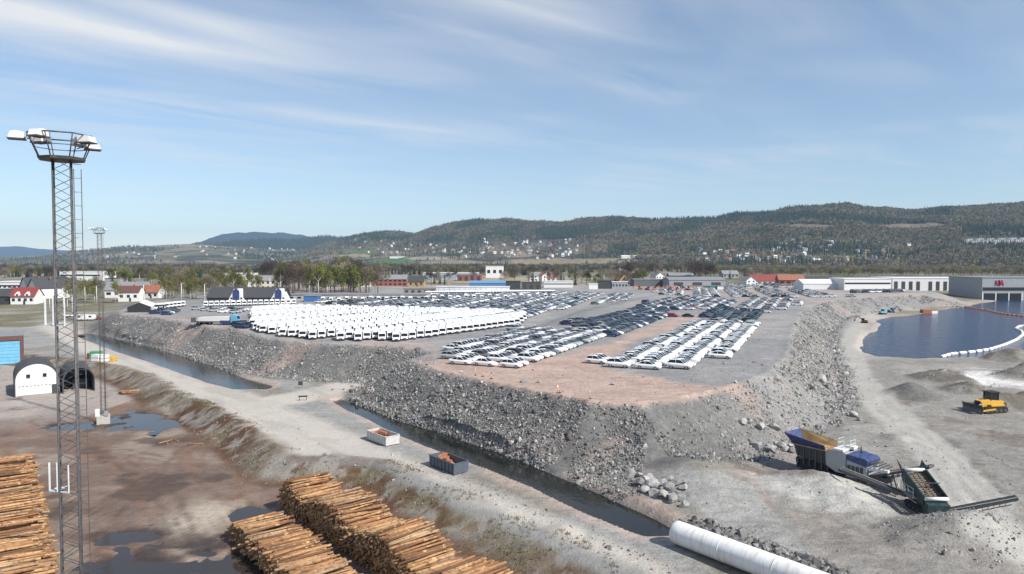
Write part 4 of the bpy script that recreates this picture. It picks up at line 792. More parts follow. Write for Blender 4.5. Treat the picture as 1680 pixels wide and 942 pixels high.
VM = dict(body=vb.mesh('body', [M_VAN]), ws=vws.mesh('windscreen', [M_GLASS]), sw=vsw.mesh('side_window', [M_GLASS]), gr=vgr.mesh('grille', [M_BLK]), wl=vwl.mesh('wheel', [M_TYRE, M_RIM]), hl=vhl.mesh('headlight', [M_LAMP]), mr=vmr.mesh('mirror', [M_BLK]), far=vfm.mesh('van', [M_VAN, M_GLASS, M_BLK]))
VH = math.atan2(-.98, .2)
VPOLY = [G(px, py, ZP) for px, py in ((404, 541), (432, 551), (470, 556), (530, 561), (640, 562), (700, 556), (780, 547), (866, 531), (862, 519), (800, 515), (640, 511), (412, 506))]
ca, sa = math.cos(VH), math.sin(VH); VANS = []
us = [x * ca + y * sa for x, y in VPOLY]; wv = [-x * sa + y * ca for x, y in VPOLY]
# slanting rows: the first follows the crest, the next ones stand behind it
rd = Vector((.57, .82)).normalized(); v0 = Vector(G(640, 563, ZP)); bk_ = Vector((-ca, -sa))
for kr in range(-4, 24):
    off_r = random.uniform(-.6, .6); off_s = random.uniform(0, 3.6)
    for ir in range(-40, 60):
        p = v0 + rd * (ir * 3.2 + off_s + random.gauss(0, .14)) + bk_ * (3.5 + kr * 6.35 + math.floor(kr / 4) * 5.0 + off_r + random.gauss(0, .3))
        VANS.append((p.x, p.y, VH + random.gauss(0, .012)))
vq = np.array([(p[0], p[1]) for p in VANS]); nose = vq + np.array([ca, sa]) * 2.9
okv = (sdf(VPOLY, vq[:, 0], vq[:, 1]) < -1.0) & (sdf(VPOLY, nose[:, 0], nose[:, 1]) < 0); nxt = vq + np.array([ca, sa]) * 7.4; frv = sdf(VPOLY, nxt[:, 0] + ca * 2.6, nxt[:, 1] + sa * 2.6) > 0
VANS = [(*p, 'in the slanting rows of white vans above the embankment', 'slanting rows of white vans', bool(f)) for p, k, f in zip(VANS, okv, frv) if k]
for i in range(17): p = gp(338 + i * 9.0, 503 - i * .25, ZP); VANS.append((p.x, p.y, VH + .15, 'in the single row before the blue gabled building', 'row of vans by the blue gabled building', False))
for i in range(8): p = gp(255 + i * 6.5, 508 - i * .8, ZP); VANS.append((p.x, p.y, VH + .2, 'beside the white storage tent', 'vans beside the storage tent', False))
for i in range(30): p = gp(530 + i * 13, 495 - i * .25 + (i % 3), ZP); VANS.append((p.x, p.y, VH, 'in the strip between the dark car rows', 'vans between the dark rows', False))
for i in range(46): p = gp(700 + i * 4.6, 484.5 - i * .05, ZP); VANS.append((p.x, p.y, VH + .1, 'in the line before the white tarpaulin wall', 'vans before the tarpaulin wall', False))
VANS.sort(key=lambda c: c[0] ** 2 + c[1] ** 2); print('vans', len(VANS))
NV = 298; vz = H(np.array([c[0] for c in VANS]), np.array([c[1] for c in VANS])); nfront = 0
for i, (x, y, hd, where, grp, front) in enumerate(VANS[:NV]):
    if front:
        o = thing('delivery_van', 'white delivery van in the foremost line at the crest of the embankment', 'van', (x, y, float(vz[i])), hd, 'foremost line of vans'); o.scale = (1.03, 1.03, 0.93)
        mkobj('body', VM['body'], o); mkobj('windscreen', VM['ws'], o); mkobj('grille', VM['gr'], o)
        for sy in (-1, 1): mkobj('side_window', VM['sw'], o, (0, sy * 1.006, 0)); mkobj('headlight', VM['hl'], o, (2.86, sy * .78, .98)); mkobj('mirror', VM['mr'], o, (2.0, sy * 1.14, 1.42))
        for wx in (-1.9, 1.95):
            for sy in (-1, 1): mkobj('wheel', VM['wl'], o, (wx, sy * .88, .36))
    else:
        o = mkobj('delivery_van', VM['far'], None, (x, y, float(vz[i])), hd); o.scale = (1.03, 1.03, 0.93); tag(o, 'white delivery van ' + where, 'van', grp)
if len(VANS) > NV: many('distant_vans', 'further white vans packed behind the front files', 'vans', [(x, y, float(vz[NV + i]), hd, 0, 0) for i, (x, y, hd, w, g, f) in enumerate(VANS[NV:])], [vfm], [M_VAN, M_GLASS, M_BLK])

# ------------------------------------------------------------------ timber stacks
m, t, b = new_mat('pine_bark'); g_ = t.nodes.new('ShaderNodeNewGeometry'); oi = t.nodes.new('ShaderNodeObjectInfo'); co = objco(t)
rnd = nmath(t, 'FRACT', nmath(t, 'ADD', g_.outputs['Random Per Island'], nmath(t, 'MULTIPLY', oi.outputs['Random'], 7.31)))
c = nramp(t, rnd, [(0.0, (0.13, 0.075, 0.045)), (0.3, (0.28, 0.13, 0.06)), (0.6, (0.41, 0.225, 0.105)), (0.85, (0.51, 0.33, 0.17)), (1.0, (0.24, 0.185, 0.145))])
f = nnoise(t, 2.2, 5, 0.65, geopos(t)); c = nmix(t, nval(t, f, .48, .66), c, (0.15, 0.085, 0.05)); c = nmix(t, nval(t, nnoise(t, 1.3, 4, .6, geopos(t)), .60, .68), c, (0.56, 0.36, 0.18))
t.links.new(c, b.inputs['Base Color']); b.inputs['Roughness'].default_value = .85; b.inputs['Specular IOR Level'].default_value = .2; nbump(t, b, f, .5, .08); M_PINE = m
m, t, b = new_mat('sawn_end'); g_ = t.nodes.new('ShaderNodeNewGeometry'); oi = t.nodes.new('ShaderNodeObjectInfo')
rnd = nmath(t, 'FRACT', nmath(t, 'ADD', g_.outputs['Random Per Island'], nmath(t, 'MULTIPLY', oi.outputs['Random'], 5.17)))
c = nramp(t, rnd, [(0, (0.34, 0.17, 0.07)), (.5, (0.54, 0.31, 0.13)), (1, (0.66, 0.44, 0.22))]); t.links.new(nmix(t, 1.0, c, nval(t, nnoise(t, 6, 3, .6, geopos(t)), .3, .7, .75, 1.15), 'MULTIPLY'), b.inputs['Base Color']); b.inputs['Roughness'].default_value = .85; M_END = m
LOGS = []
def stack(origin, along, length, log_dir, log_len, heights, where, group, lean=.12, seed=1):
    """logs piled across the stack: origin is the left end of the first log on the ground, heights(t) the pile height along it"""
    r = random.Random(seed); A = Vector((*along, 0)).normalized(); Ld = Vector((*log_dir, 0)).normalized(); o = Vector(origin); d = 0.30; lay = 0
    hmax = max(heights(q / 20) for q in range(21))
    while lay * d * .84 < hmax:
        s = (lay % 2) * d / 2 + r.uniform(0, .1)
        while s < length:
            hh = heights(s / length) + .35 * (vnoise(np.array([s * .9]), np.array([seed * 3.3]))[0] - .5)
            z = lay * d * .84 + d / 2
            if z < hh:
                top = z > hh - d * 1.7; rad = r.uniform(.085, .165); L = log_len * r.uniform(.90, 1.05)
                tilt = r.gauss(0, .05 if top else .02); yaw = r.gauss(0, .06 if top else .022)
                dv = Vector((Ld.x * math.cos(yaw) - Ld.y * math.sin(yaw), Ld.x * math.sin(yaw) + Ld.y * math.cos(yaw), tilt * .5)).normalized()
                p = o + A * (s + r.gauss(0, .04)) + Ld * (r.gauss(0, .28)) + Vector((0, 0, z + r.gauss(0, .03)))
                LOGS.append((p, p + dv * L, rad, rad * r.uniform(.72, .95), top, where, group))
            s += d * r.uniform(.93, 1.1)
        lay += 1
def hA(t): return 3.9 * (0.93 + .18 * math.sin(t * 21 + 1)) * min(1, .45 + t * 9) * min(1, (1.25 - t) * 4)
def hB(t): return 2.3 * min(1, .5 + t * 7)
def hC(t): return 3.6 * (0.92 + .1 * math.sin(t * 17))
stack((-29.2, 86.2, ZY), (.64, -.77), 41, (.77, .64), 5.3, hA, 'on the long stack beside the gravel road', 'logs of the long stack', seed=3)
stack((-31.6, 76.6, ZY), (.62, -.79), 24, (.80, .60), 5.2, hB, 'on the low stack between the puddles and long stack', 'logs of the low stack', seed=5)
sC = G(36, 786, ZY); stack((sC[0] - 10.4, sC[1] - 4.6, ZY), (.60, -.80), 52, (.90, .43), 12.2, hC, 'in the stack of long timber beside the tall lattice mast', 'logs of the long timber stack', seed=8)
pz_ = G(213, 646, ZY)
LOGS_SMALL = []
def logvis(l):
    mid = (l[0] + l[1]) / 2; sc_ = 1 / max(30, (mid - cam.location).length); py = HZ + (CAMZ - mid.z) / mid.y * FPX; px = CX + mid.x / mid.y * FPX
    return (l[4] and -60 < px < 1200 and py < 1000) * sc_
order = sorted(range(len(LOGS)), key=lambda i: -logvis(LOGS[i])); indiv = set(i for i in order[:270] if logvis(LOGS[i]) > 0)
rest = MB()
for i, (p0, p1, r0, r1, top, where, grp) in enumerate(LOGS):
    if i in indiv:
        mid = (p0 + p1) / 2; mid.z = min(p0.z, p1.z) - r0; b_ = MB(); b_.tube(p0 - mid, p1 - mid, r0, r1, 10, 0, True, True, 1)
        tag(b_.build('log', [M_PINE, M_END], None, mid), 'orange brown pine log ' + where, 'log', grp)
    else: rest.tube(p0, p1, r0, r1, 7, 0, True, True, 1)
tag(rest.build('stacked_logs', [M_PINE, M_END]), 'lower layers of pine logs packed in the timber stacks', 'logs', None, 'stuff'); print('logs', len(LOGS))
for i in range(14):
    p = Vector((pz_[0], pz_[1], 0)) + Vector((random.uniform(-.9, .9), random.uniform(-.6, .6), 0)); z = Hs(p.x, p.y) + .15 + .22 * (i // 5); a = .45 + random.gauss(0, .1); L = random.uniform(2.6, 3.8); d = Vector((math.cos(a), math.sin(a), 0)) * L / 2
    b_ = MB(); b_.tube(-d, d, .15, .12, 9, 0, True, True, 1); tag(b_.build('log', [M_PINE, M_END], None, (p.x, p.y, z)), 'pine log in the small loose heap below the road bank', 'log', 'small log heap below the bank')
for i in range(9):
    p = gp(600 + random.uniform(-200, 180), 0, 0) if False else Vector((*G(random.uniform(250, 430), 0 + random.uniform(720, 730), ZY), 0))
    q = ZN['yd']; x, y = p.x, p.y; a = random.uniform(0, 3); d = Vector((math.cos(a), math.sin(a), 0)) * random.uniform(.5, 1.3)
    b_ = MB(); b_.tube(-d, d, .09, .06, 7, 0, True, True, 1); tag(b_.build('broken_branch', [M_PINE, M_END], None, (x, y, Hs(x, y) + .09)), 'short broken branch lying on the muddy timber yard', 'branch', 'broken branches on the yard')

# ------------------------------------------------------------------ pipe, skips
m, t, b = new_mat('white_pipe_wrap'); co = objco(t); mp = t.nodes.new('ShaderNodeMapping'); mp.inputs['Scale'].default_value = (2.6, .35, .35); t.links.new(co, mp.inputs[0])
f = nnoise(t, 1.2, 6, .65, mp.outputs[0]); c = nmix(t, nval(t, f, .48, .72), (0.80, 0.79, 0.77), (0.55, 0.50, 0.43)); c = nmix(t, nval(t, nnoise(t, .5, 5, .7, co), .5, .7, 0, .5), c, (.60, .57, .52)); t.links.new(c, b.inputs['Base Color']); b.inputs['Roughness'].default_value = .55; nbump(t, b, f, .3, .05); M_PIPE = m
p0 = Vector((*G(1108, 893), 0)); pd = Vector((.635, -.772, 0)).normalized(); po = thing('pipe', 'huge white wrapped pipe lying on the ground at the canal end', 'pipe', (p0.x, p0.y, Hs(p0.x, p0.y) + .05), math.atan2(pd.y, pd.x))
Rp = 1.16
n = 44; prof_ = [(0, .0), (0, Rp * .86), (.05, Rp * .95), (.16, Rp)] + [(1.0 * k, Rp * (1 + .004 * math.sin(k * 2.3))) for k in range(1, 31)]; vs_, fs_ = [], []
for x, r in prof_: vs_ += [(x, math.cos(2 * math.pi * j / n) * r, Rp + math.sin(2 * math.pi * j / n) * r) for j in range(n)]
for i in range(len(prof_) - 1): fs_ += [(i * n + j, (i + 1) * n + j, (i + 1) * n + (j + 1) % n, i * n + (j + 1) % n) for j in range(n)]
b_ = MB(); b_.add(vs_, fs_, 0, True); b_.build('pipe_barrel', M_PIPE, po)
for k in range(1, 5): rb = MB(); rb.tube((k * 5.6 - .05, 0, Rp), (k * 5.6 + .05, 0, Rp), Rp * 1.012, n=44, caps=True); rb.build('joint_band', M_PIPE, po)
def skip(name, label, c0, c1, w, h, colr, rustin, rz=None):
    a, c = Vector((*G(*c0), 0)), Vector((*G(*c1), 0)); d = (c - a); L = d.length; d.normalize(); nrm = Vector((-d.y, d.x, 0)); ctr = (a + c) / 2 + nrm * (w / 2); L = 5.9
    o = thing(name, label, 'skip', (ctr.x, ctr.y, Hs(ctr.x, ctr.y) + .02), math.atan2(d.y, d.x))
    def wall(nm, pts, m): q = MB(); q.add(pts, [(0, 1, 2, 3), (7, 6, 5, 4), (0, 4, 5, 1), (1, 5, 6, 2), (2, 6, 7, 3), (3, 7, 4, 0)]); return q.build(nm, m, o)
    th = .06; fb = .12
    for sy in (-1, 1): wall('side_wall', [(-L / 2, sy * w / 2, fb), (L / 2, sy * w / 2, fb), (L / 2, sy * w / 2 * 1.02, h), (-L / 2, sy * w / 2 * 1.02, h)] + [(-L / 2, sy * (w / 2 - th), fb), (L / 2, sy * (w / 2 - th), fb), (L / 2, sy * (w / 2 - th), h), (-L / 2, sy * (w / 2 - th), h)], colr)
    q = MB(); q.box((0, 0, fb), (L - .02, w - .16, .08)); q.build('floor', rustin, o); q = MB(); q.box((L / 2 - .03, 0, fb + (h - fb) / 2), (th, w - .14, h - fb)); q.build('end_door', colr, o); q = MB(); q.box((-L / 2 + .03, 0, fb + (h - fb) / 2), (th, w - .14, h - fb)); q.build('front_wall', colr, o)
    for i in range(7):
        for sy in (-1, 1): q = MB(); q.box((-L / 2 + .4 + i * (L - .8) / 6, sy * (w / 2 + .055), h * .52), (.11, .09, h * .80)); q.build('rib', colr, o)
    for sy in (-1, 1): q = MB(); q.box((0, sy * (w / 2 + .02), h + .05), (L + .06, .13, .10)); q.build('top_rail', colr, o); q = MB(); q.box((0, sy * .5, .05), (L, .16, .10)); q.build('skid', M_DSTEEL, o)
    for sx in (-1, 1): q = MB(); q.box((sx * L / 2, 0, h + .05), (.10, w - .12, .10)); q.build('top_rail', colr, o)
    q = MB(); nn_ = 9; vs_ = [(-L / 2 + .15 + (L * .62) * i / nn_, -w / 2 + .15 + (w - .3) * j / 4, fb + .1 + (h - fb) * (.75 - .55 * i / nn_) * random.uniform(.8, 1.15)) for i in range(nn_ + 1) for j in range(5)]; q.add(vs_, [(i * 5 + j, (i + 1) * 5 + j, (i + 1) * 5 + j + 1, i * 5 + j + 1) for i in range(nn_) for j in range(4)]); q.build('load', flat('orange_soil', (.40, .20, .11), .9, 0, .4, 2), o)
    return o
M_RUST = flat('rusty_steel', (0.34, 0.13, 0.06), .85, 0, .5, 2); M_SKW = flat('faded_white_steel', (0.56, 0.54, 0.52), .6, .1, .3, 2); M_SKB = flat('grey_blue_steel', (0.10, 0.125, 0.16), .55, .2, .35, 2)
s1 = skip('skip_container', 'open white steel skip with rusty interior at the canal edge', (603, 722), (632, 733), 2.45, 1.45, M_SKW, M_RUST); s2 = skip('skip_container', 'open grey blue ribbed steel skip with rusty interior by the canal', (707, 765), (742, 779), 2.45, 1.45, M_SKB, M_RUST)
for o, lb in ((s1, 'in the white skip'), (s2, 'in the grey blue skip')):
    for i in range(4):
        b_ = MB(); b_.box((0, 0, 0), (random.uniform(.8, 1.4), random.uniform(.3, .8), random.uniform(.2, .5)), rz=random.uniform(0, 3), ry=random.uniform(-.4, .4)); lx = random.uniform(-2.3, -.6); ly = random.uniform(-.7, .7); w = o.matrix_basis @ Vector((lx, ly, 0)) if False else Matrix.Rotation(o.rotation_euler[2], 3, 'Z') @ Vector((lx, ly, 0)) + o.location
        tag(b_.build('scrap_piece', M_RUST, None, (w.x, w.y, w.z + .95 + .1 * i)), 'rusty orange scrap piece lying ' + lb, 'scrap', 'scrap ' + lb)

# ------------------------------------------------------------------ floodlight masts
def lattice(name, label, x, y, zb, top, detail, rz):
    o = thing(name, label, 'mast', (x, y, zb), rz); h = top - zb; w = .33
    for sx, sy in ((-1, -1), (1, -1), (1, 1), (-1, 1)): q = MB(); q.tube((sx * w * 1.12, sy * w * 1.12, 0), (sx * w, sy * w, h), .038, .034, 8); q.build('leg', M_DSTEEL, o)
    br = MB(); n = int(h / .78)
    for i in range(n):
        z0, z1 = i * h / n, (i + 1) * h / n
        for (ax, ay), (bx_, by_) in (((-1, -1), (1, -1)), ((1, -1), (1, 1)), ((1, 1), (-1, 1)), ((-1, 1), (-1, -1))):
            br.bar((ax * w, ay * w, z0), (bx_ * w, by_ * w, (z0 + z1) / 2), .024); br.bar((bx_ * w, by_ * w, (z0 + z1) / 2), (ax * w, ay * w, z1), .024)
    tag(br.build('bracing', M_DSTEEL, o), kind='stuff')
    ld = MB()
    for sx in (w + .10, w + .38): ld.tube((sx, -.1, 1), (sx, -.1, h - .4), .018, n=6)
    for i in range(int(h / .6)): ld.bar((w + .09, -.1, 1 + i * .6), (w + .39, -.1, 1 + i * .6), .02)
    for i in range(int(h / 3)): ld.bar((w, -w, 2 + i * 3), (w + .24, -.1, 2 + i * 3), .02)
    ld.build('ladder', M_DSTEEL, o)
    q = MB(); oct_ = [(math.cos(a) * .9, math.sin(a) * .9) for a in [math.pi / 8 + k * math.pi / 4 for k in range(8)]]
    q.add([(a, c, h - .06) for a, c in oct_] + [(a * 1.05, c * 1.05, h + .06) for a, c in oct_], [tuple(reversed(range(8))), tuple(range(8, 16))] + [(i, (i + 1) % 8, 8 + (i + 1) % 8, 8 + i) for i in range(8)]); q.build('platform', M_DSTEEL, o)
    R1 = [(a * 1.42, c * 1.42, h + 1.0) for a, c in oct_]; R0 = [(a * .99, c * .99, h + .05) for a, c in oct_]; Rm = [tuple((u + v_) / 2 for u, v_ in zip(a, c)) for a, c in zip(R0, R1)]
    for i in range(8): q = MB(); q.tube(R0[i], R1[i], .026, n=6); q.build('railing_post', M_DSTEEL, o)
    q = MB()
    for i in range(8): q.tube(R1[i], R1[(i + 1) % 8], .032, n=6)
    q.build('top_rail', M_DSTEEL, o); q = MB()
    for i in range(8): q.tube(Rm[i], Rm[(i + 1) % 8], .018, n=6)
    q.build('middle_rail', M_DSTEEL, o)
    for a, zz_, tl in ((math.pi, .78, .1), (math.pi * 1.28, .82, .2), (math.pi * 1.82, .72, .25), (.15, .55, .1), (math.pi * 0.75, .8, .2), (math.pi * .3, .8, .2)):
        rr = 1.55 if a == math.pi else 1.12; f = thing_part('floodlight', o, (math.cos(a) * rr, math.sin(a) * rr, h + zz_), a - rz * 0); q = MB()
        pr = [(-.26, .0), (.34, .0), (.24, .25), (.02, .30), (-.24, .25)]; q.prism(pr, -.23, .23); hs = q.build('housing', M_WHITE, f)
        q = MB(); q.box((.04, 0, -.03), (.64, .52, .05)); q.build('lens_frame', M_DSTEEL, f)
        q = MB(); q.bar((-.3, 0, .1), (-.55, 0, -.05), .05); q.build('bracket', M_STEEL, f)
    return o, h
def thing_part(name, parent, loc, rz):
    q = MB(); q.box((-.36, 0, .12), (.10, .3, .2)); o = q.build(name, M_STEEL, parent, loc, rz); return o
m1x, m1y = (106 - CX) / FPX * 30.2, 30.2
mo, mh = lattice('floodlight_mast', 'tall steel lattice floodlight mast rising beside the stack of long timber', m1x, m1y, ZY, 33.4, 1, .5)
for zpx, nm in ((806, 'rest_platform'), (533, 'rest_platform')):
    z = CAMZ - (zpx - HZ) / FPX * 30.2 - ZY; q = MB(); rr = Matrix.Rotation(-.5, 3, 'Z')
    def T(x, y, z_): v = rr @ Vector((x, y, 0)); return (v.x, v.y, z_)
    q.bar(T(-.68, -.3, z), T(.30, -.52, z), .07, .05); q.bar(T(-.68, -.3, z), T(-.62, .25, z), .07, .05); q.bar(T(-.62, .25, z), T(-.25, .3, z), .07, .05); q.add([T(-.68, -.3, z + .03), T(-.2, -.4, z + .03), T(-.2, .25, z + .03), T(-.62, .25, z + .03)], [(0, 1, 2, 3)])
    q.bar(T(-.68, -.3, z), T(-.68, -.3, z + 1.25), .07); q.bar(T(-.25, -.42, z), T(-.25, -.42, z + 1.3), .08); q.bar(T(.28, -.5, z), T(.28, -.5, z + 1.2), .05); q.build('rest_platform', flat('pale_steel', (.55, .58, .6), .5), mo)
q = MB(); q.box((0, 0, .3), (2.0, 2.0, 1.2)); q.build('concrete_base', flat('concrete', (0.42, 0.40, 0.37), .9), mo)
m2 = gp(170, 694, ZY); mo2, mh2 = lattice('floodlight_mast', 'second lattice floodlight mast on a concrete block beside the large puddle', m2.x, m2.y, Hs(m2.x, m2.y), 34.2, 1, .3)
q = MB(); q.box((0, 0, .7), (2.2, 2.2, 1.7), rz=.2); q.build('concrete_base', MATS['concrete'], mo2)
q = MB(); q.box((-.75, -1.0, 2.2), (.7, .5, 1.4)); q.build('cabinet', M_WHITE, mo2); q = MB(); q.box((.7, -.9, 2.0), (.6, .5, .9)); q.build('cabinet', M_GREYW, mo2)

# ------------------------------------------------------------------ arch halls and the blue fronted shed
def arch_hall(label, c0, c1, zb, wall_h, depth, closed):
    a, c = Vector((*G(*c0, zb), 0)), Vector((*G(*c1, zb), 0)); d = (c - a); w = d.length; ang = math.atan2(d.y, d.x); mid = (a + c) / 2
    o = thing('arch_hall', label, 'hall', (mid.x, mid.y, zb + .02), ang); R0 = w / 2; n = 18
    arc = [(math.cos(math.pi * k / n) * R0, wall_h + math.sin(math.pi * k / n) * R0 * .92) for k in range(n + 1)]
    out_ = [(R0, 0)] + arc + [(-R0, 0)]; inn = [(x * .955, z * .97 if z > wall_h else z) for x, z in out_]; q = MB(); N = len(out_)
    vs_ = [(x, 0, z) for x, z in out_] + [(x, depth, z) for x, z in out_] + [(x, 0, z) for x, z in inn] + [(x, depth, z) for x, z in inn]
    fs_ = []
    for i in range(N - 1): fs_ += [(i, i + 1, N + i + 1, N + i), (2 * N + i, 3 * N + i, 3 * N + i + 1, 2 * N + i + 1), (i, 2 * N + i, 2 * N + i + 1, i + 1), (N + i, N + i + 1, 3 * N + i + 1, 3 * N + i)]
    q.add(vs_, fs_, 0, False); q.build('vault_roof', M_ROOFD, o)
    q = MB(); q.add([(x, depth - .3, z) for x, z in inn], [tuple(range(N))]); q.build('rear_wall', M_GREYW, o)
    if closed:
        q = MB(); q.add([(x * .995, .12, z) for x, z in inn], [tuple(reversed(range(N)))]); q.build('gable_wall', M_WHITE, o)
        for wx in (-R0 * .38, R0 * .36): wn_ = MB(); wn_.box((wx, .09, wall_h + R0 * .22), (.75, .06, .8)); f = wn_.build('window', M_WINB, o); sl = MB(); sl.box((wx, .06, wall_h + R0 * .22 - .45), (.95, .12, .07)); sl.build('sill', M_GREYW, f)
        for k in range(9): v_ = MB(); v_.box((-R0 * .78 + k * R0 * .17, .09, wall_h * .62), (.34, .05, .16)); v_.build('vent_slot', M_BLK, o)
        q = MB(); q.box((R0 * .80, .08, 1.1), (1.1, .08, 2.2)); q.build('door', M_DGREY, o); q = MB(); q.box((0, .08, .12), (w * .9, .05, .24)); q.build('plinth', M_GREYW, o)
    else:
        for k in range(6):
            q = MB(); y = .3 + k * depth / 6
            for (x0, z0), (x1, z1) in zip(inn[:-1], inn[1:]): q.bar((x0 * .98, y, z0), (x1 * .98, y, z1), .12, .12)
            q.build('arch_rib', M_DSTEEL, o)
        q = MB(); q.box((R0 * .2, depth * .6, 1.2), (w * .5, depth * .5, 2.4)); q.build('stored_crates', M_DGREY, o)
    return o
arch_hall('white fronted arch roofed hall with two small gable windows', (24, 652), (97, 645), ZY, 3.6, 13, True)
arch_hall('open fronted dark arch hall next to the white fronted one', (103, 646), (156, 641), ZY, 2.9, 14, False)
o = thing('equipment_shed', 'shed with light blue panel front and brown frame at the yard edge', 'shed', (G(38, 597, ZY)[0] - 7.5 * math.cos(.6), G(38, 597, ZY)[1] - 7.5 * math.sin(.6), ZY + .02), .6); W_, H_, D_ = 15.0, 8.6, 16
q = MB(); q.box((0, D_ / 2, H_ / 2), (W_, D_ - .5, H_ - .2)); q.build('wall', M_BROWN, o); q = MB(); q.box((0, D_ / 2, H_ + .1), (W_ + .4, D_ + .4, .3)); q.build('roof', M_ROOFG, o)
for k in range(7): q = MB(); q.box((0, .12, .7 + k * .98), (W_ - 1.2, .14, .93)); q.build('blue_panel', M_LBLUE, o)
q = MB(); q.box((0, .02, H_ - .75), (W_, .5, 1.3)); q.build('fascia', M_BROWN, o)
for sx in (-1, 1): q = MB(); q.box((sx * (W_ / 2 - .3), .0, H_ / 2 - .7), (.6, .46, H_ - 1.4)); q.build('corner_post', M_BROWN, o)
# cluster of crates and tanks by the open hall
for px, py, sx, sz, mt, lb in ((158, 600, 3.2, 2.0, flat('green_tarp', (0.05, 0.30, 0.15), .6), 'green tarpaulin covered crate behind the open arch hall'), (160, 606, 2.6, 1.8, M_WHITE, 'white plastic tank crate behind the open arch hall'), (172, 606, 2.2, 1.8, M_WHITE, 'white boxed pallet beside the yellow skid'), (184, 604, 2.0, 1.0, flat('safety_yellow', (0.70, 0.38, 0.02), .5), 'yellow skid unit at the foot of the bank'), (152, 598, 2.4, 1.2, flat('safety_red', (0.45, 0.03, 0.04), .5), 'red boxed pallet behind the open arch hall')):
    p = gp(px, py, ZY); z = Hs(p.x, p.y); o = thing('goods_crate', lb, 'crate', (p.x, p.y, z), random.uniform(-.3, .3)); q = MB(); q.box((0, 0, .14), (sx, 2.0, .14)); q.build('pallet', M_OCH, o); q = MB(); q.box((0, 0, .24 + sz / 2), (sx * .95, 1.9, sz), taper=.94); q.build('load', mt, o); q = MB(); q.box((0, 0, .24 + sz * .5), (sx * .975, 1.95, .06)); q.build('strap', M_BLK, o)

# ------------------------------------------------------------------ blue crusher
def conveyor(parent, p0, p1, w, m_frame, name='conveyor', guard=None):
    p0, p1 = Vector(p0), Vector(p1); d = (p1 - p0).normalized(); s_v = d.cross(Vector((0, 0, 1))).normalized(); up = s_v.cross(d)
    q = MB(); q.bar(p0 + s_v * w / 2, p1 + s_v * w / 2, .09, .34); q.bar(p0 - s_v * w / 2, p1 - s_v * w / 2, .09, .34); L = (p1 - p0).length
    for sg in (-1, 1):
        q.bar(p0 + d * L * .12 + s_v * sg * w / 2 - up * .55, p1 - d * L * .1 + s_v * sg * w / 2 - up * .45, .07, .09)
        for k in range(9): q.bar(p0 + d * L * (.12 + .085 * k) + s_v * sg * w / 2 - up * .53, p0 + d * L * (.16 + .085 * k) + s_v * sg * w / 2 - up * .1, .05)
    for k in range(int(L / .9) + 1): c = p0 + d * min(L, k * .9); q.bar(c + s_v * w / 2 - up * .16, c - s_v * w / 2 - up * .16, .06)
    fr = q.build(name, m_frame, parent)
    q = MB(); q.bar(p0 + up * .10, p1 + up * .10, w * .86, .05); q.build('belt', flat('rubber_belt', (0.05, 0.05, 0.05), .8, 0, .5, 3), fr)
    for e in (p0, p1): q = MB(); q.tube(e + s_v * w * .5, e - s_v * w * .5, .17, n=12); q.build('drum', M_DSTEEL, fr)
    if guard: q = MB(); q.bar(p0 + s_v * w * .52 + up * .16, p1 + s_v * w * .52 + up * .16, .05, .10); q.build('guard_strip', guard, fr)
    return fr
def track(parent, x0, x1, y, r, w):
    q = MB(); n = 10; pr = [(x1 + math.cos(-math.pi / 2 + math.pi * k / n) * r, r + math.sin(-math.pi / 2 + math.pi * k / n) * r) for k in range(n + 1)] + [(x0 + math.cos(math.pi / 2 + math.pi * k / n) * r, r + math.sin(math.pi / 2 + math.pi * k / n) * r) for k in range(n + 1)]
    q.prism(pr, y - w / 2, y + w / 2); tr = q.build('track', M_TYRE, parent)
    for i in range(10): q2 = MB(); q2.box((x0 + (x1 - x0) * i / 9, y, 2 * r + .02), (.12, w + .03, .06)); q2.build('grouser', M_DSTEEL, tr)
    for i in range(5): q2 = MB(); c = x0 + (x1 - x0) * i / 4; q2.tube((c, y - w / 2 - .03, r * .8), (c, y + w / 2 + .03, r * .8), r * .5, n=10); q2.build('road_wheel', M_DSTEEL, tr)
M_CGREY = flat('machine_grey', (0.34, 0.36, 0.39), .5, 0, .15, 1, dust=.5); M_HOP = flat('hopper_dust', (0.42, 0.27, 0.12), .9, 0, .4, 1); M_TEAL = flat('dark_teal_paint', (0.006, 0.036, 0.042), .5, 0, .25, 1.5, dust=.12); M_YEL = flat('machine_yellow', (0.68, 0.37, 0.02), .45, 0, .2, 1.5, dust=.3); M_LGT = flat('pale_guard', (0.66, 0.66, 0.62), .5)
cp = Vector((*G(1392, 787), 0)); ch = math.atan2(-.80, .60)
o = thing('crusher', 'blue and grey mobile jaw crusher with flared feed hopper', 'crusher', (cp.x, cp.y, Hs(cp.x, cp.y) - .02), ch); o.scale = (1.08, 1.08, 1.08)
for sy in (-1, 1): track(o, -2.4, 2.2, sy * 1.25, .42, .5)
q = MB(); q.box((-.8, 0, 1.25), (11.5, 1.5, .55)); q.build('chassis', M_DSTEEL, o)
for k in range(6): q = MB(); q.box((-6 + k * .8, -1.15, 2.0), (.14, .2, 2.2)); q.box((-6 + k * .8, 1.15, 2.0), (.14, .2, 2.2)); q.build('support_leg', M_DSTEEL, o)
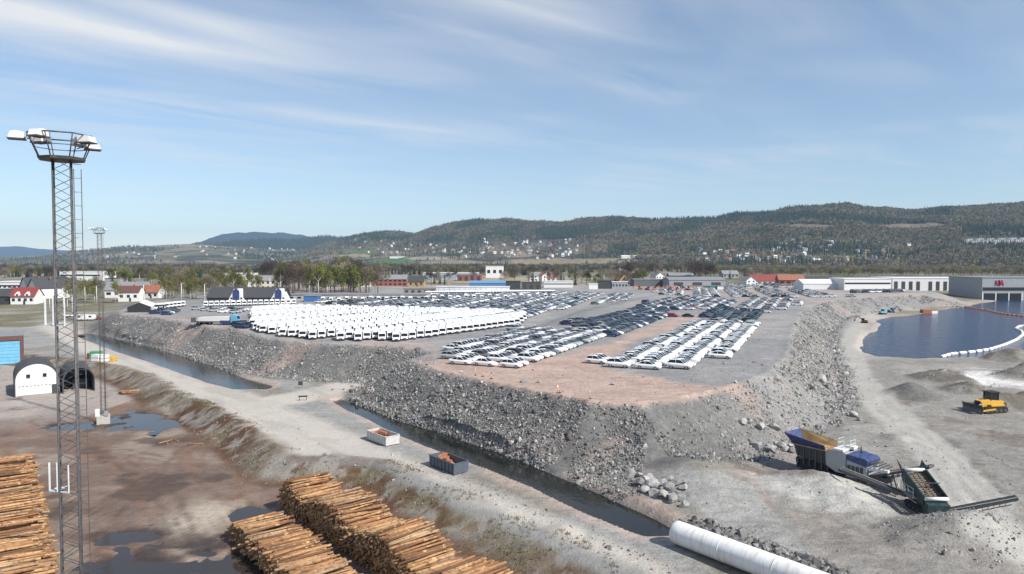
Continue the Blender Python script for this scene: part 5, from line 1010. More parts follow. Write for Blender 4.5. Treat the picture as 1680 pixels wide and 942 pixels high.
# hopper: four flared walls, dusty inside
hx0, hx1, hw, hz0, hz1 = -6.6, -2.3, 1.3, 3.45, 4.45
def panel(nm, pts, th, m, par):
    a, b_, c, d_ = [Vector(p) for p in pts]; n_ = (b_ - a).cross(d_ - a).normalized() * th; q = MB(); q.add([a, b_, c, d_, a + n_, b_ + n_, c + n_, d_ + n_], [(3, 2, 1, 0), (4, 5, 6, 7), (0, 1, 5, 4), (1, 2, 6, 5), (2, 3, 7, 6), (3, 0, 4, 7)]); return q.build(nm, m, par)
hop = MB(); hop.box(((hx0 + hx1) / 2, 0, hz0 - .1), (hx1 - hx0, 2 * hw, .16)); hop = hop.build('hopper', M_HOP, o)
for sy in (-1, 1):
    pts_ = [(hx0, sy * hw, hz0), (hx1, sy * hw, hz0), (hx1 + .1, sy * (hw + .5), hz1 - .35), (hx0 - .9, sy * (hw + .6), hz1 + .3)]
    panel('hopper_wall', pts_ if sy < 0 else pts_[::-1], .06, M_BLUE, hop); ins = [(x, y - sy * .09, z + .02) for x, y, z in pts_]; panel('hopper_liner', ins if sy < 0 else ins[::-1], .02, M_HOP, hop)
panel('hopper_wall', [(hx0, hw, hz0), (hx0, -hw, hz0), (hx0 - .9, -hw - .6, hz1 + .3), (hx0 - .9, hw + .6, hz1 + .3)], .06, M_BLUE, hop)
q = MB(); q.prism([(-6.2, 2.0), (-2.2, 1.5), (-2.0, 3.34), (-6.6, 3.34)], -1.15, 1.15); q.build('feeder', M_DGREY, o); q = MB(); q.box((-4.2, 0, .95), (4.2, 2.0, 1.1)); q.build('undercarriage_frame', M_BLK, o)
q = MB(); q.prism([(-2.1, 1.7), (-.9, 1.1), (.3, 1.1), (.4, 3.6), (-1.6, 3.75), (-2.2, 3.2)], -1.45, 1.35); q.build('jaw_housing', M_CGREY, o)
q = MB(); q.box((-.6, -.2, 3.85), (1.3, 2.6, .25)); q.box((.0, .6, 4.05), (1.1, 1.0, .3)); q.build('housing_top', M_LGT, o)
ra = MB()
for x in (-1.3, -.5, .2):
    for y in (-.2, 1.1): ra.bar((x, y, 3.9), (x, y, 4.95), .05)
for z in (4.45, 4.93):
    for y in (-.2, 1.1): ra.bar((-1.3, y, z), (.2, y, z), .05)
    for x in (-1.3, .2): ra.bar((x, -.2, z), (x, 1.1, z), .05)
ra.build('railing', M_LGT, o)
q = MB(); q.prism([(.5, .9), (2.9, .9), (2.9, 2.5), (.5, 2.9)], -1.5, 1.5); q.build('engine_bay', M_CGREY, o)
q = MB(); q.prism([(.5, 2.92), (2.9, 2.52), (3.05, 3.2), (2.7, 3.45), (.5, 3.6)], -1.52, 1.52); hood = q.build('engine_hood', M_BLUE, o)
for k in range(4): q = MB(); q.box((.8 + k * .5, -1.54, 1.9), (.36, .05, .9)); q.build('vent_grille', M_DGREY, o)
q = MB(); q.tube((1.2, .6, 3.4), (1.2, .6, 4.3), .1, n=10); q.build('exhaust_pipe', M_DSTEEL, hood)
for k in range(5): q = MB(); q.box((3.2 + k * .35, 0, 3.05 - k * .12), (.14, 2.4, .12)); q.build('radiator_slat', M_DSTEEL, o)
conveyor(o, (1.8, 0, .9), (9.2, 0, 3.9), 1.3, M_DSTEEL, 'main_conveyor', M_LGT)
q = MB(); q.bar((2.6, -1.0, 2.3), (5.2, -1.0, 2.5), .5, .3); q.build('magnet_guard', M_LGT, o); q = MB(); q.bar((5.5, -.5, .2), (5.0, -.5, 1.9), .12); q.bar((5.5, .5, .2), (5.0, .5, 1.9), .12); q.build('conveyor_strut', M_DSTEEL, o)
conveyor(o, (0, 1.4, 1.6), (-.3, 4.6, 2.6), .7, M_DSTEEL, 'side_conveyor')
# ------------------------------------------------------------------ screening plant
sp = Vector((*G(1516, 838), 0)); sh = math.atan2(-.97, -.05)
o = thing('screening_plant', 'dark teal mobile screening plant with sloping screen deck', 'screener', (sp.x, sp.y, Hs(sp.x, sp.y) - .02), sh)
for sy in (-1, 1): track(o, -1.7, 1.7, sy * 1.0, .38, .45)
q = MB(); q.box((0, 0, 1.1), (5.6, 1.6, .5)); q.build('chassis', M_TEAL, o)
sc_ = thing_part('screen_box', o, (0, 0, 0), 0)
for sy in (-1, 1): q = MB(); q.prism([(-2.6, 3.1), (-2.2, 4.3), (2.4, 2.5), (2.2, 1.4), (-2.2, 2.5)], sy * 1.28 - .05, sy * 1.28 + .05); q.build('screen_side', M_TEAL, sc_)
for k in range(13): q = MB(); c = Vector((-2.2 + k * .36, 0, 3.62 - k * .141)); q.box(c, (.22, 2.46, .06), ry=.38); q.build('screen_bar', flat('dusty_screen', (.16, .115, .08), .9, 0, .4, 2) if k % 2 else flat('worn_screen', (.11, .085, .065), .9, 0, .4, 2), sc_)
for k in range(4): q = MB(); q.bar((-2.2, -.9 + k * .6, 3.72), (2.2, -.9 + k * .6, 2.0), .07); q.build('screen_stringer', flat('dusty_screen', (.2, .14, .1)), sc_)
for x, z in ((-2.5, 4.05), (2.5, 2.25)): q = MB(); q.tube((x, -1.25, z), (x, 1.25, z), .22, n=14); q.build('roller_guard', M_LGT, sc_)
q = MB(); q.bar((.4, -1.35, 3.4), (.4, 1.5, 3.4), .09); q.build('cross_beam', M_DSTEEL, sc_)
for sy in (-1, 1): panel('feed_wing', [(-3.3, sy * .9, 3.3), (-2.4, sy * 1.35, 3.2), (-2.4, sy * 1.5, 4.5), (-3.5, sy * 1.5, 5.0)][::sy], .06, M_TEAL if sy > 0 else M_BROWN, sc_)
for x in (-1.8, 1.6):
    for sy in (-1, 1): q = MB(); q.bar((x, sy * 1.0, 1.2), (x, sy * 1.2, 2.7), .18); q.build('support_leg', M_TEAL, o)
la = MB()
for y in (-1.55, -1.95): la.tube((-1.2, y, 1.2), (-1.6, y, 3.6), .03, n=6)
for k in range(7): la.bar((-1.25 - k * .055, -1.55, 1.4 + k * .33), (-1.25 - k * .055, -1.95, 1.4 + k * .33), .03)
la.build('ladder', M_STEEL, o)
wk = MB(); wk.box((.3, -1.75, 1.9), (2.4, .6, .06)); wk.build('walkway', M_STEEL, o)
rl = MB()
for x in (-.8, .2, 1.4): rl.bar((x, -2.0, 1.9), (x, -2.0, 3.0), .045)
for z in (2.5, 3.0): rl.bar((-.8, -2.0, z), (1.4, -2.0, z), .045)
rl.build('railing', M_STEEL, o)
q = MB(); q.prism([(1.9, .6), (3.0, .6), (3.1, 1.7), (2.0, 2.0)], -1.2, 1.2); q.build('engine_box', M_TEAL, o)
def to_local(o, w): return Matrix.Rotation(-o.rotation_euler[2], 3, 'Z') @ (Vector(w) - o.location)
tip = gp(1667, 817, 3.4); conveyor(o, to_local(o, (*G(1556, 852), 1.0)), to_local(o, tip), .95, M_DSTEEL, 'discharge_conveyor', M_LGT)
tip = gp(1379, 770, 3.0); st_ = gp(1487, 812, 1.5); conveyor(o, to_local(o, st_), to_local(o, tip), .85, M_DSTEEL, 'fines_conveyor', M_LGT)
q = MB(); c = to_local(o, (*G(1556, 850), .7)); q.box(c, (1.0, .8, .8)); q.build('drive_box', flat('bright_teal', (0.02, .26, .26), .5), o)
# ------------------------------------------------------------------ bulldozer
dpz = Vector((*G(1622, 676), 0)); o = thing('bulldozer', 'yellow tracked bulldozer with wide dark blade', 'bulldozer', (dpz.x, dpz.y, Hs(dpz.x, dpz.y)), math.pi + .18); o.scale = (1.12, 1.12, 1.12)
for sy in (-1, 1): track(o, -1.9, 1.7, sy * 1.15, .52, .62)
q = MB(); q.prism([(-2.2, .9), (2.1, .9), (2.2, 1.9), (.5, 2.15), (-2.2, 1.9)], -.75, .75); q.build('body', M_YEL, o); q = MB(); q.prism([(.5, 1.0), (2.25, 1.0), (2.25, 2.0), (.5, 2.25)], -.62, .62); hd_ = q.build('engine_hood', M_YEL, o); q = MB(); q.box((2.28, 0, 1.5), (.05, 1.1, .8)); q.build('radiator_grille', M_BLK, hd_)
for sy in (-1, 1): q = MB(); q.box((-.4, sy * 1.15, 1.30), (2.6, .6, .28)); q.build('fender', M_YEL, o)
cb_ = MB()
for x in (-1.15, .35):
    for y in (-.72, .72): cb_.bar((x, y, 2.0), (x, y, 3.35), .12)
cb_.build('cab_frame', M_BLK, o); q = MB(); q.box((-.4, 0, 2.68), (1.42, 1.36, 1.2)); q.build('cab_glass', M_GLASS, o); q = MB(); q.box((-.4, 0, 3.42), (1.9, 1.75, .14)); q.build('cab_roof', M_BLK, o)
bl = MB(); pr = [(3.35 - .28 * math.sin(math.pi * k / 8) , .05 + 1.45 * k / 8) for k in range(9)] + [(3.42 - .28 * math.sin(math.pi * k / 8), .05 + 1.45 * k / 8) for k in range(8, -1, -1)]; bl.prism(pr, -2.1, 2.1); bl.build('blade', flat('blade_steel', (0.10, .105, .11), .45, .5, .3, 2), o)
for sy in (-1, 1): q = MB(); q.bar((.2, sy * 1.55, .7), (3.2, sy * 1.55, .45), .2, .24); q.build('push_arm', M_YEL, o); q = MB(); q.tube((1.6, sy * .6, 1.7), (3.15, sy * .7, 1.1), .08, n=8); q.build('lift_cylinder', M_STEEL, o)
q = MB(); q.box((-2.7, 0, 1.2), (.5, 1.3, .5)); q.bar((-2.8, 0, 1.2), (-3.0, 0, .25), .14, .3); q.build('ripper', M_DSTEEL, o); q = MB(); q.tube((1.2, .35, 2.1), (1.2, .35, 2.8), .06, n=8); q.build('exhaust_pipe', M_BLK, hd_)
# ------------------------------------------------------------------ booms on the lake
M_FLOATW = flat('white_float', (0.72, .70, .64), .6); M_FLOATO = flat('orange_float', (0.62, .20, .06), .6)
def boom(label, line, mat, r, n):
    pts_ = [Vector((*G(a, b_, -.8), -.8)) for a, b_ in line]; o = thing('floating_boom', label, 'boom', pts_[0]); Ls = [0]
    for a, c in zip(pts_[:-1], pts_[1:]): Ls.append(Ls[-1] + (c - a).length)
    def at(s):
        i = max(0, min(len(pts_) - 2, int(np.searchsorted(Ls, s)) - 1)); return pts_[i].lerp(pts_[i + 1], (s - Ls[i]) / (Ls[i + 1] - Ls[i]))
    for k in range(n):
        a, c = at(Ls[-1] * (k + .12) / n), at(Ls[-1] * (k + .88) / n); q = MB(); d = (c - a); e = d * .08; up = Vector((0, 0, r * .35))
        q.tube(a + up - pts_[0], a + e + up - pts_[0], r * .55, r, 9); q.tube(a + e + up - pts_[0], c - e + up - pts_[0], r, r, 9, caps=False); q.tube(c - e + up - pts_[0], c + up - pts_[0], r, r * .55, 9); q.build('float_segment', mat, o)
    q = MB()
    for k in range(n * 2): q.bar(at(Ls[-1] * k / (2 * n)) - pts_[0] + Vector((0, 0, .05)), at(Ls[-1] * (k + 1) / (2 * n)) - pts_[0] + Vector((0, 0, .05)), .08)
    q.build('tether', M_BLK, o)
boom('white segmented floating boom curving across the lake', [(1544, 587), (1560, 582), (1600, 578), (1625, 574), (1650, 566), (1668, 558), (1678, 550), (1676, 544), (1666, 540), (1672, 536), (1700, 533)], M_FLOATW, .55, 34)
boom('orange segmented floating boom across the far end of the lake', [(1583, 504), (1600, 507), (1622, 510), (1632, 513), (1650, 516), (1690, 521), (1720, 526)], M_FLOATO, .55, 26)

# ------------------------------------------------------------------ buildings
def house(label, px, py, w, d, hw, rh, wall, roof, z0=None, rz=0.0, wins=3, storeys=2, name='house', cat='house', ridge='x', group=None, door=True, chim=True, dormer=0):
    """gabled building: w along the front, d deep, hw wall height, rh roof rise; base row py"""
    p = settle(px, py); z = Hs(p.x, p.y); o = thing(name, label, cat, (p.x, p.y, z - .1), rz, group)
    q = MB(); q.box((0, 0, hw / 2), (w, d, hw))
    if rh > .4:
        if ridge == 'x': q.prism([(-d / 2, hw), (d / 2, hw), (0, hw + rh)], -w / 2, w / 2, axis='x')
        else: q.prism([(-w / 2, hw), (w / 2, hw), (0, hw + rh)], -d / 2, d / 2)
    q.build('wall', wall, o)
    if rh > .4:
        hs = d / 2 if ridge == 'x' else w / 2; ov = .5; th = .22; k = rh / hs
        pr = [(-hs - ov, hw - ov * k + .06), (0, hw + rh + .06), (hs + ov, hw - ov * k + .06), (hs + ov, hw - ov * k + th + .06), (0, hw + rh + th + .1), (-hs - ov, hw - ov * k + th + .06)]
        q = MB(); L = (w if ridge == 'x' else d) / 2 + ov; q.prism(pr, -L, L, axis='x' if ridge == 'x' else 'y'); rf = q.build('roof', roof, o)
        if chim: q = MB(); q.box((w * .15, 0, hw + rh + .4), (.8, .8, 1.4)); q.build('chimney', M_BRICK, rf)
    else:
        q = MB(); q.box((0, 0, hw + .15), (w + .5, d + .5, .3)); rf = q.build('roof', roof, o)
    for s in range(storeys):
        for i in range(wins):
            x = -w / 2 + (i + .5) * w / wins; zc = hw * (s + .55) / storeys; ww, wh = min(1.6, w / wins * .5) if w < 20 else w / wins * .55, min(1.6, hw / storeys * .5)
            q = MB(); q.box((x, -d / 2 - .02, zc), (ww, .08, wh)); q.build('window', M_WINB, o)
    if door: q = MB(); q.box((w * .08, -d / 2 - .03, 1.05), (1.1, .09, 2.1)); q.build('door', M_DGREY, o)
    for k in range(dormer):
        x = (k - (dormer - 1) / 2) * w * .42; q = MB(); q.prism([(x - 1.3, hw - .2), (x + 1.3, hw - .2), (x + 1.3, hw + .9), (x, hw + 2.3), (x - 1.3, hw + .9)], -d / 2 - .15, -d / 2 + 2.6); dm = q.build('dormer', wall, o); q = MB(); q.box((x, -d / 2 - .18, hw + .5), (1.0, .06, 1.1)); q.build('window', M_WINB, dm)
    return o
def shed(label, px0, px1, pyb, pyt, depth, wall, roof, z0, name='warehouse', cat='building', rz=0.0, doors=0, band=False, wins=0, roofrise=.3):
    z0 = settle((px0 + px1) / 2, pyb, z0).z if px0 < 1600 else z0; pa, pb = gp(px0, pyb, z0), gp(px1, pyb, z0); w = (pb - pa).length; c = (pa + pb) / 2; z = Hs(c.x, c.y); h = (pyb - pyt) / FPX * c.y
    o = thing(name, label, cat, (c.x, c.y, min(z, z0) - .2), rz); hh = h + max(0, z0 - min(z, z0)) + .2
    q = MB(); q.box((0, depth / 2, hh / 2), (w, depth, hh)); q.build('wall', wall, o); q = MB(); q.box((0, depth / 2, hh + .2), (w + .6, depth + .6, .4)); q.build('roof', roof, o)
    if roofrise > .4: q = MB(); q.prism([(-.3, hh + .4), (depth + .3, hh + .4), (depth / 2, hh + roofrise)], -w / 2 - .3, w / 2 + .3, axis='x'); q.build('roof_ridge', roof, o)
    for i in range(doors): x = -w / 2 + (i + .5) * w / doors; q = MB(); q.box((x, -.06, hh * .38), (w / doors * .5, .14, hh * .72)); q.build('loading_door', M_DGREY, o)
    if band: q = MB(); q.box((0, -.06, hh * .62), (w * .97, .12, hh * .14)); q.build('window_band', M_WINB, o)
    for i in range(wins): x = -w / 2 + (i + .5) * w / wins; q = MB(); q.box((x, -.05, hh * .55), (w / wins * .5, .1, hh * .28)); q.build('window', M_WINB, o)
    return o, w, hh
# the car dealership with its red lettering
o, w, hh = shed('grey car dealership with red lettering and a dark glazed ground floor', 1611, 1790, 487, 456, 40, M_GREYW, M_ROOFG, 2.0, 'car_dealership')
q = MB(); q.box((0, -.08, hh * .56), (w - 1, .16, hh * .13)); q.build('window_band', M_WINB, o); q = MB(); q.box((-w / 2 + 15.5, -.08, hh * .20), (29, .16, hh * .38)); q.build('glazed_front', M_WINB, o)
for k in range(4): q = MB(); q.box((-w / 2 + .4 + k * 9.8, -.22, hh * .21), (.7, .3, hh * .40)); q.build('column', M_WHITE, o)
q = MB(); zt, zb_, x0 = hh * .91, hh * .70, -w / 2 + 10.2; mR = flat('sign_red', (0.55, 0.012, 0.06), .4); s1_ = 1.7
for a, c in (((0, 0), (0, 1)), ((0, .42), (1.15, 1)), ((.35, .55), (1.3, 0)), ((1.5, 0), (1.5, 1)), ((1.5, 1), (1.5, 0)), ((1.9, 0), (2.65, 1)), ((2.65, 1), (3.4, 0)), ((2.2, .33), (3.1, .33))): q.bar((x0 + a[0] * s1_, -.35, zb_ + a[1] * (zt - zb_)), (x0 + c[0] * s1_, -.35, zb_ + c[1] * (zt - zb_)), .25, .55)
q.build('lettering', mR, o)
o, w, hh = shed('long white warehouse with a row of tall dark doors', 1466, 1608, 479, 457, 45, M_WHITE, M_WROOF, 6.0, rz=-.06)
for k in range(7): q = MB(); q.box((-w / 2 + 3 + k * w * .083 + (4 if k > 3 else 0), -.08, hh * .45), (3.0, .16, hh * .66)); q.build('tall_door', M_DGREY, o)
shed('low white office block left of the row of dark doors', 1385, 1462, 476, 458, 25, M_WHITE, M_WROOF, 6.5, band=True, name='office_block'); shed('big white peaked storage tent beside the office block', 1318, 1385, 475, 466, 18, M_WROOF, M_WROOF, 7.0, 'storage_tent', 'tent', roofrise=3.5)
house('red roofed house with cream walls at the back of the lot', 1250, 468, 26, 12, 4.5, 5.5, M_CREAM, M_ROOFR, 6.0, 0.1, 5, 1); house('white gabled house beside the red roofed one', 1228, 469, 9, 9, 5, 3.2, M_WHITE, M_ROOFG, 6.0, .2, 2, 2, ridge='y'); house('orange tile roofed brick house near the lamp poles', 1296, 468, 22, 11, 5, 4.5, M_BRICK, M_ROOFO, 6.0, -.1, 4, 1); shed('wide black roofed hall behind the brick house', 1315, 1372, 466, 459, 22, M_DGREY, M_ROOFD, 6.0, roofrise=3)
for i, px in enumerate((1247, 1260, 1271)): shed(f'{("pale", "blue", "bright blue")[i]} site cabin before the red roofed house', px - 5, px + 5, 470, 465.5, 3, (M_WHITE, M_BLUE, M_BLUE)[i], M_ROOFG, 7.0, 'site_cabin', 'cabin', wins=2)
shed('long grey metal shed with pale roof behind the machines', 1098, 1190, 472, 460, 26, M_GREYW, M_ROOFG, 7.5, doors=3, roofrise=2.6); shed('dark grey shed with flat roof behind the orange machines', 1040, 1092, 470, 459, 20, flat('slate_cladding', (.12, .13, .145), .6), M_ROOFG, 7.5)
shed('black stacked container block at the back of the lot', 982, 1003, 474, 461, 8, M_DGREY, M_ROOFD, 7.8, 'container_stack', 'container'); shed('pale grey flat office cabin beside the black containers', 1004, 1030, 474, 463, 8, M_GREYW, M_WROOF, 7.8, 'office_cabin', 'cabin', wins=5); shed('white sided container before the black block', 966, 981, 474.5, 466, 5, M_WHITE, M_WROOF, 7.8, 'storage_container', 'container')
shed('low building with long white roof behind the lot', 892, 940, 472, 462, 14, M_WHITE, M_WROOF, 7.5, band=True); shed('black shed at the edge of the mixed car rows', 830, 854, 475, 462, 10, M_DGREY, M_ROOFD, 7.8); shed('dark brown open shed beside the black shed', 856, 888, 475, 464, 12, flat('dark_brown', (.10, .085, .07), .8), M_ROOFD, 7.8, doors=3)
shed('light blue roofed workshop behind the white tarpaulin wall', 770, 838, 473, 465, 18, flat('workshop_blue', (.10, .22, .38), .6), flat('blue_roof', (.13, .27, .45), .6), 7.0, roofrise=2)
o, w, hh = shed('long white tarpaulin wall along the back of the van rows', 716, 836, 483, 471, 6, M_WROOF, M_WROOF, ZP, 'tarpaulin_wall', 'tent')
for k in range(14): q = MB(); q.box((-w / 2 + (k + .5) * w / 14, -.05, hh * .5), (.12, .2, hh)); q.build('seam', M_GREYW, o)
shed('low grey stacked pallet store beside the tarpaulin wall', 662, 714, 482, 474, 8, flat('pallet_grey', (.30, .27, .23), .9), M_ROOFG, ZP, 'pallet_store', 'shed', doors=5)
shed('white square block building rising above the workshops', 797, 826, 456, 437, 20, M_WHITE, M_WROOF, 6.0, 'block_building', wins=3); shed('pale blue long warehouse behind the grove', 694, 784, 459, 448, 30, flat('pale_blue', (.40, .47, .55), .6), M_WROOF, 6.0); shed('red brick workshop behind the tarpaulin wall', 750, 790, 461, 451, 20, M_BRICK, M_ROOFG, 6.0, doors=4)
shed('long pale industrial building with blue strip windows', 472, 700, 493, 484, 18, flat('pale_stone_cladding', (.46, .45, .42), .7), M_ROOFG, 1.0, wins=18); shed('blue flat roofed annex at the long pale building', 498, 520, 495, 486, 8, flat('mid_blue', (.05, .15, .36), .5), M_ROOFG, 1.0, 'annex')
# the blue gabled building
p = settle(402, 497); o = thing('gabled_office', 'dark roofed building with two pointed blue and white glazed gables', 'building', (p.x, p.y, Hs(p.x, p.y) - .3), .05); k = p.y / FPX; W_ = 136 * k; o.scale = (.9, .9, .68)
q = MB(); q.box((0, 8, 2.2), (W_, 16, 4.4)); q.prism([(0, 4.4), (16, 4.4), (8, 11.5)], -W_ / 2, W_ / 2, axis='x'); q.build('wall', M_DGREY, o); q = MB(); q.prism([(-.6, 4.2), (8, 11.6), (16.6, 4.2), (16.6, 4.6), (8, 12.1), (-.6, 4.6)], -W_ / 2 - .4, W_ / 2 + .4, axis='x'); q.build('roof', M_ROOFD, o)
for gx_ in (-1.2, 1.0):
    cx_ = gx_ * W_ * .03 + (-.07 if gx_ < 0 else .42) * W_; q = MB(); q.prism([(cx_ - 5.4, .3), (cx_ + 5.4, .3), (cx_ + 1.2, 11.0), (cx_ - 1.2, 11.0)], -1.0, 7.5); gb = q.build('gable', M_WHITE, o); q = MB(); q.prism([(cx_ - 1.7, .4), (cx_ + 1.7, .4), (cx_ + 1.7, 9.6), (cx_, 11.6), (cx_ - 1.7, 9.6)], -1.5, -.9); q.build('glazing', M_BLUE, gb)
    for s in (-1, 1):
        for zz_ in (1.6, 4.0): q = MB(); q.box((cx_ + s * 2.8, -1.05, zz_), (.9, .12, 1.2)); q.build('window', M_WINB, gb)
# houses left of the yard
house('white house with red roof and two dormers beside the lawn', 45, 500, 12, 9, 4.5, 4.2, M_WHITE, M_ROOFR, 0, .1, 4, 1, dormer=2); house('tall white gabled house with grey tiled roof', 80, 489, 12, 18, 6.5, 5.5, M_WHITE, M_ROOFD, 0, -.55, 2, 2, ridge='y'); house('white terraced gable attached to the tall white house', 62, 486, 9, 16, 7, 5, M_WHITE, M_ROOFD, 0, -.55, 2, 2, ridge='y'); house('black clad house behind the garden spruces', 12, 500, 18, 10, 4.5, 3.5, M_DGREY, M_ROOFD, 0, .1, 4, 1)
house('grey roofed long house across the railway', 212, 488, 24, 11, 5, 4.5, M_WHITE, M_ROOFG, 0, .1, 5, 1); house('white house with brown roof beside the long house', 216, 494, 11, 8, 5.5, 3, M_WHITE, M_BROWN, 0, .1, 3, 1); house('orange roofed white house among the birches', 252, 489, 11, 8, 4, 4, M_WHITE, M_ROOFO, 0, -.1, 3, 1); house('cream villa with grey roof behind the birch row', 435, 475, 18, 12, 7, 3.5, M_CREAM, M_ROOFG, 0, .1, 5, 2); house('pale house with tall gable near the cream villa', 422, 473, 12, 10, 7, 4, M_WHITE, M_ROOFD, 0, .1, 2, 2, ridge='y')
house('red wooden house with gable beside the grove', 614, 468, 12, 10, 6.5, 4.5, M_REDW, M_ROOFD, 3, .5, 3, 2, ridge='y'); house('brick row house with pale roof right of the grove', 645, 469, 24, 11, 6, 3.5, M_BRICK, M_ROOFG, 3, .1, 6, 2); house('ochre house with black pyramid roof', 684, 470, 13, 11, 4.5, 4.5, M_OCH, M_ROOFD, 4, 0, 3, 1); house('cream gabled house at the corner of the grove', 598, 470, 10, 10, 6, 4, M_CREAM, M_ROOFO, 3, .4, 2, 2, ridge='y')
house('white house with orange roof behind the long white roof', 894, 462, 11, 9, 6.5, 4, M_WHITE, M_ROOFO, 5, .4, 2, 2, ridge='y'); house('white house with grey roof left of the orange roofed pair', 878, 461, 14, 9, 6, 4, M_WHITE, M_ROOFG, 5, .1, 3, 2); house('white house with small red roof beside the spruces', 905, 463, 9, 8, 5, 3.5, M_WHITE, M_ROOFO, 5, -.2, 2, 1); house('white gabled house above the long grey shed', 1080, 461, 11, 9, 5.5, 4.2, M_WHITE, M_ROOFG, 5, .3, 3, 2, ridge='y'); house('barn with pale roof and dark walls above the grey shed', 1116, 458, 30, 14, 4.5, 3.0, M_BROWN, M_ROOFG, 5, 0, 6, 1, name='barn', cat='barn'); house('grey roofed house on the rise near the bare trees', 1196, 456, 20, 12, 5, 4, M_GREYW, M_ROOFG, 5, .1, 4, 1); house('low white roofed farm shed under the hill', 1035, 447, 44, 16, 5, 2, M_WHITE, M_WROOF, 5, 0, 0, 1, name='farm_shed', cat='shed', door=False, chim=False)
shed('big white flat roofed hall with dark red base', 98, 166, 461, 446, 30, M_WHITE, M_WROOF, 0, doors=0, band=True); shed('long white terraced office with window bands', -20, 92, 478, 463, 25, M_WHITE, M_WROOF, 0, 'office_block', band=True, wins=14); shed('green roofed hall among the birches', 338, 372, 470, 462, 24, M_GREYW, M_GRNR, 0, roofrise=4); shed('pale far factory hall beside a tall spruce', 362, 408, 459, 449, 30, M_WHITE, M_WROOF, 0); shed('grey hall at the back of the left houses', 40, 94, 470, 461, 22, M_ROOFG, M_ROOFD, 0, roofrise=4); shed('dark far hall beside the white hall', 172, 196, 464, 457, 20, M_GREYW, M_ROOFD, 0)
# storage tent at the embankment
p = gp(228, 513, ZP); o = thing('storage_tent', 'white peaked storage tent open at its dark front', 'tent', (p.x - 1, p.y + 2, ZP), .38); k = p.y / FPX
q = MB(); q.prism([(-4.6, 0), (4.6, 0), (4.6, 2.2), (0, 4.2), (-4.6, 2.2)], 0, 22, me=1); q.build('canopy', [M_WROOF, M_BLK], o)
for sx in (-4.5, 4.5): q = MB(); q.box((sx, -.1, 1.1), (.2, .2, 2.2)); q.build('post', M_STEEL, o)
q = MB(); q.box((7.4, -1.0, 1.2), (.5, .5, 2.4)); q.box((9.4, -1.0, 1.2), (.5, .5, 2.4)); q.box((8.2, -1.0, 2.7), (4.6, 1.2, .9)); tag(q.build('loading_gantry', M_DGREY, None, o.location, .38), 'dark steel loading gantry beside the white storage tent', 'gantry')
# blue tractor and trailer
p = gp(358, 533, ZP); o = thing('tipper_truck', 'light blue truck with a long white tipper trailer', 'truck', (p.x, p.y + 1, Hs(p.x, p.y + 1)), -.12)
q = MB(); q.prism([(4.6, .7), (6.9, .7), (7.0, 2.0), (6.6, 3.3), (4.8, 3.5)], -1.2, 1.2); cb_ = q.build('cab', M_LBLUE, o); q = MB(); q.add([(7.03, -1.0, 2.0), (7.03, 1.0, 2.0), (6.66, 1.0, 3.1), (6.66, -1.0, 3.1)], [(0, 1, 2, 3)]); q.build('windscreen', M_GLASS, cb_); q = MB(); q.prism([(-7, 1.2), (4.0, 1.2), (4.2, 2.9), (-7, 2.5)], -1.25, 1.25); q.build('tipper_body', M_WHITE, o); q = MB(); q.box((-1, 0, .95), (13, 1.2, .3)); q.build('chassis', M_DSTEEL, o); q = MB(); q.box((2.6, -1.0, 1.0), (3.2, 1.0, 1.0)); q.build('side_tank', M_BLUE, o); q = MB(); q.tube((4.3, .8, 1), (4.3, .8, 4.0), .14, n=8); q.build('exhaust_stack', M_BLK, o)
for x in (-6, -4.8, -3.6, 2.2, 3.4, 5.8):
    for sy in (-1, 1): q = MB(); q.tube((x, sy * 1.15 - .15, .5), (x, sy * 1.15 + .15, .5), .5, n=12); q.build('wheel', M_TYRE, o)
p = gp(332, 533, ZP); o = thing('flat_trailer', 'empty dark flat trailer behind the tipper truck', 'trailer', (p.x, p.y, Hs(p.x, p.y)), -.12); q = MB(); q.box((0, 0, 1.0), (7, 2.4, .3)); q.build('bed', M_DSTEEL, o); q = MB(); q.box((-3.2, 0, 1.7), (.3, 2.4, 1.2)); q.build('headboard', M_DSTEEL, o)
for x in (-1, 1.2):
    for sy in (-1, 1): q = MB(); q.tube((x, sy * 1.1 - .15, .45), (x, sy * 1.1 + .15, .45), .45, n=12); q.build('wheel', M_TYRE, o)
# ------------------------------------------------------------------ hillside houses
def hh_mesh(wall, roof, s=1.0):
    q = MB(); q.box((0, 0, 1.6 * s), (11 * s, 8 * s, 7 * s), 0); q.prism([(-4.0 * s, 5.1 * s), (4.0 * s, 5.1 * s), (0, 8.0 * s)], -5.5 * s, 5.5 * s, 0, axis='x'); q.prism([(-4.6 * s, 4.9 * s), (0, 8.3 * s), (4.6 * s, 4.9 * s), (4.6 * s, 5.2 * s), (0, 8.7 * s), (-4.6 * s, 5.2 * s)], -5.9 * s, 5.9 * s, 1, axis='x')
    for x in (-3.4, 0, 3.4): q.box((x * s, -4.05 * s, 3.0 * s), (1.6 * s, .12, 1.5 * s), 2)
    return q.mesh('house', [wall, roof, M_WINB])
HHM = [(hh_mesh(M_WHITE, M_ROOFD), 'white hillside house with dark roof'), (hh_mesh(M_WHITE, M_ROOFG), 'white hillside house with grey roof'), (hh_mesh(M_CREAM, M_ROOFO), 'cream hillside house with orange roof'), (hh_mesh(M_REDW, M_ROOFD), 'red wooden hillside house'), (hh_mesh(M_GREYW, M_ROOFD), 'grey hillside house with dark roof'), (hh_mesh(M_WHITE, M_WROOF), 'white hillside house with pale roof')]
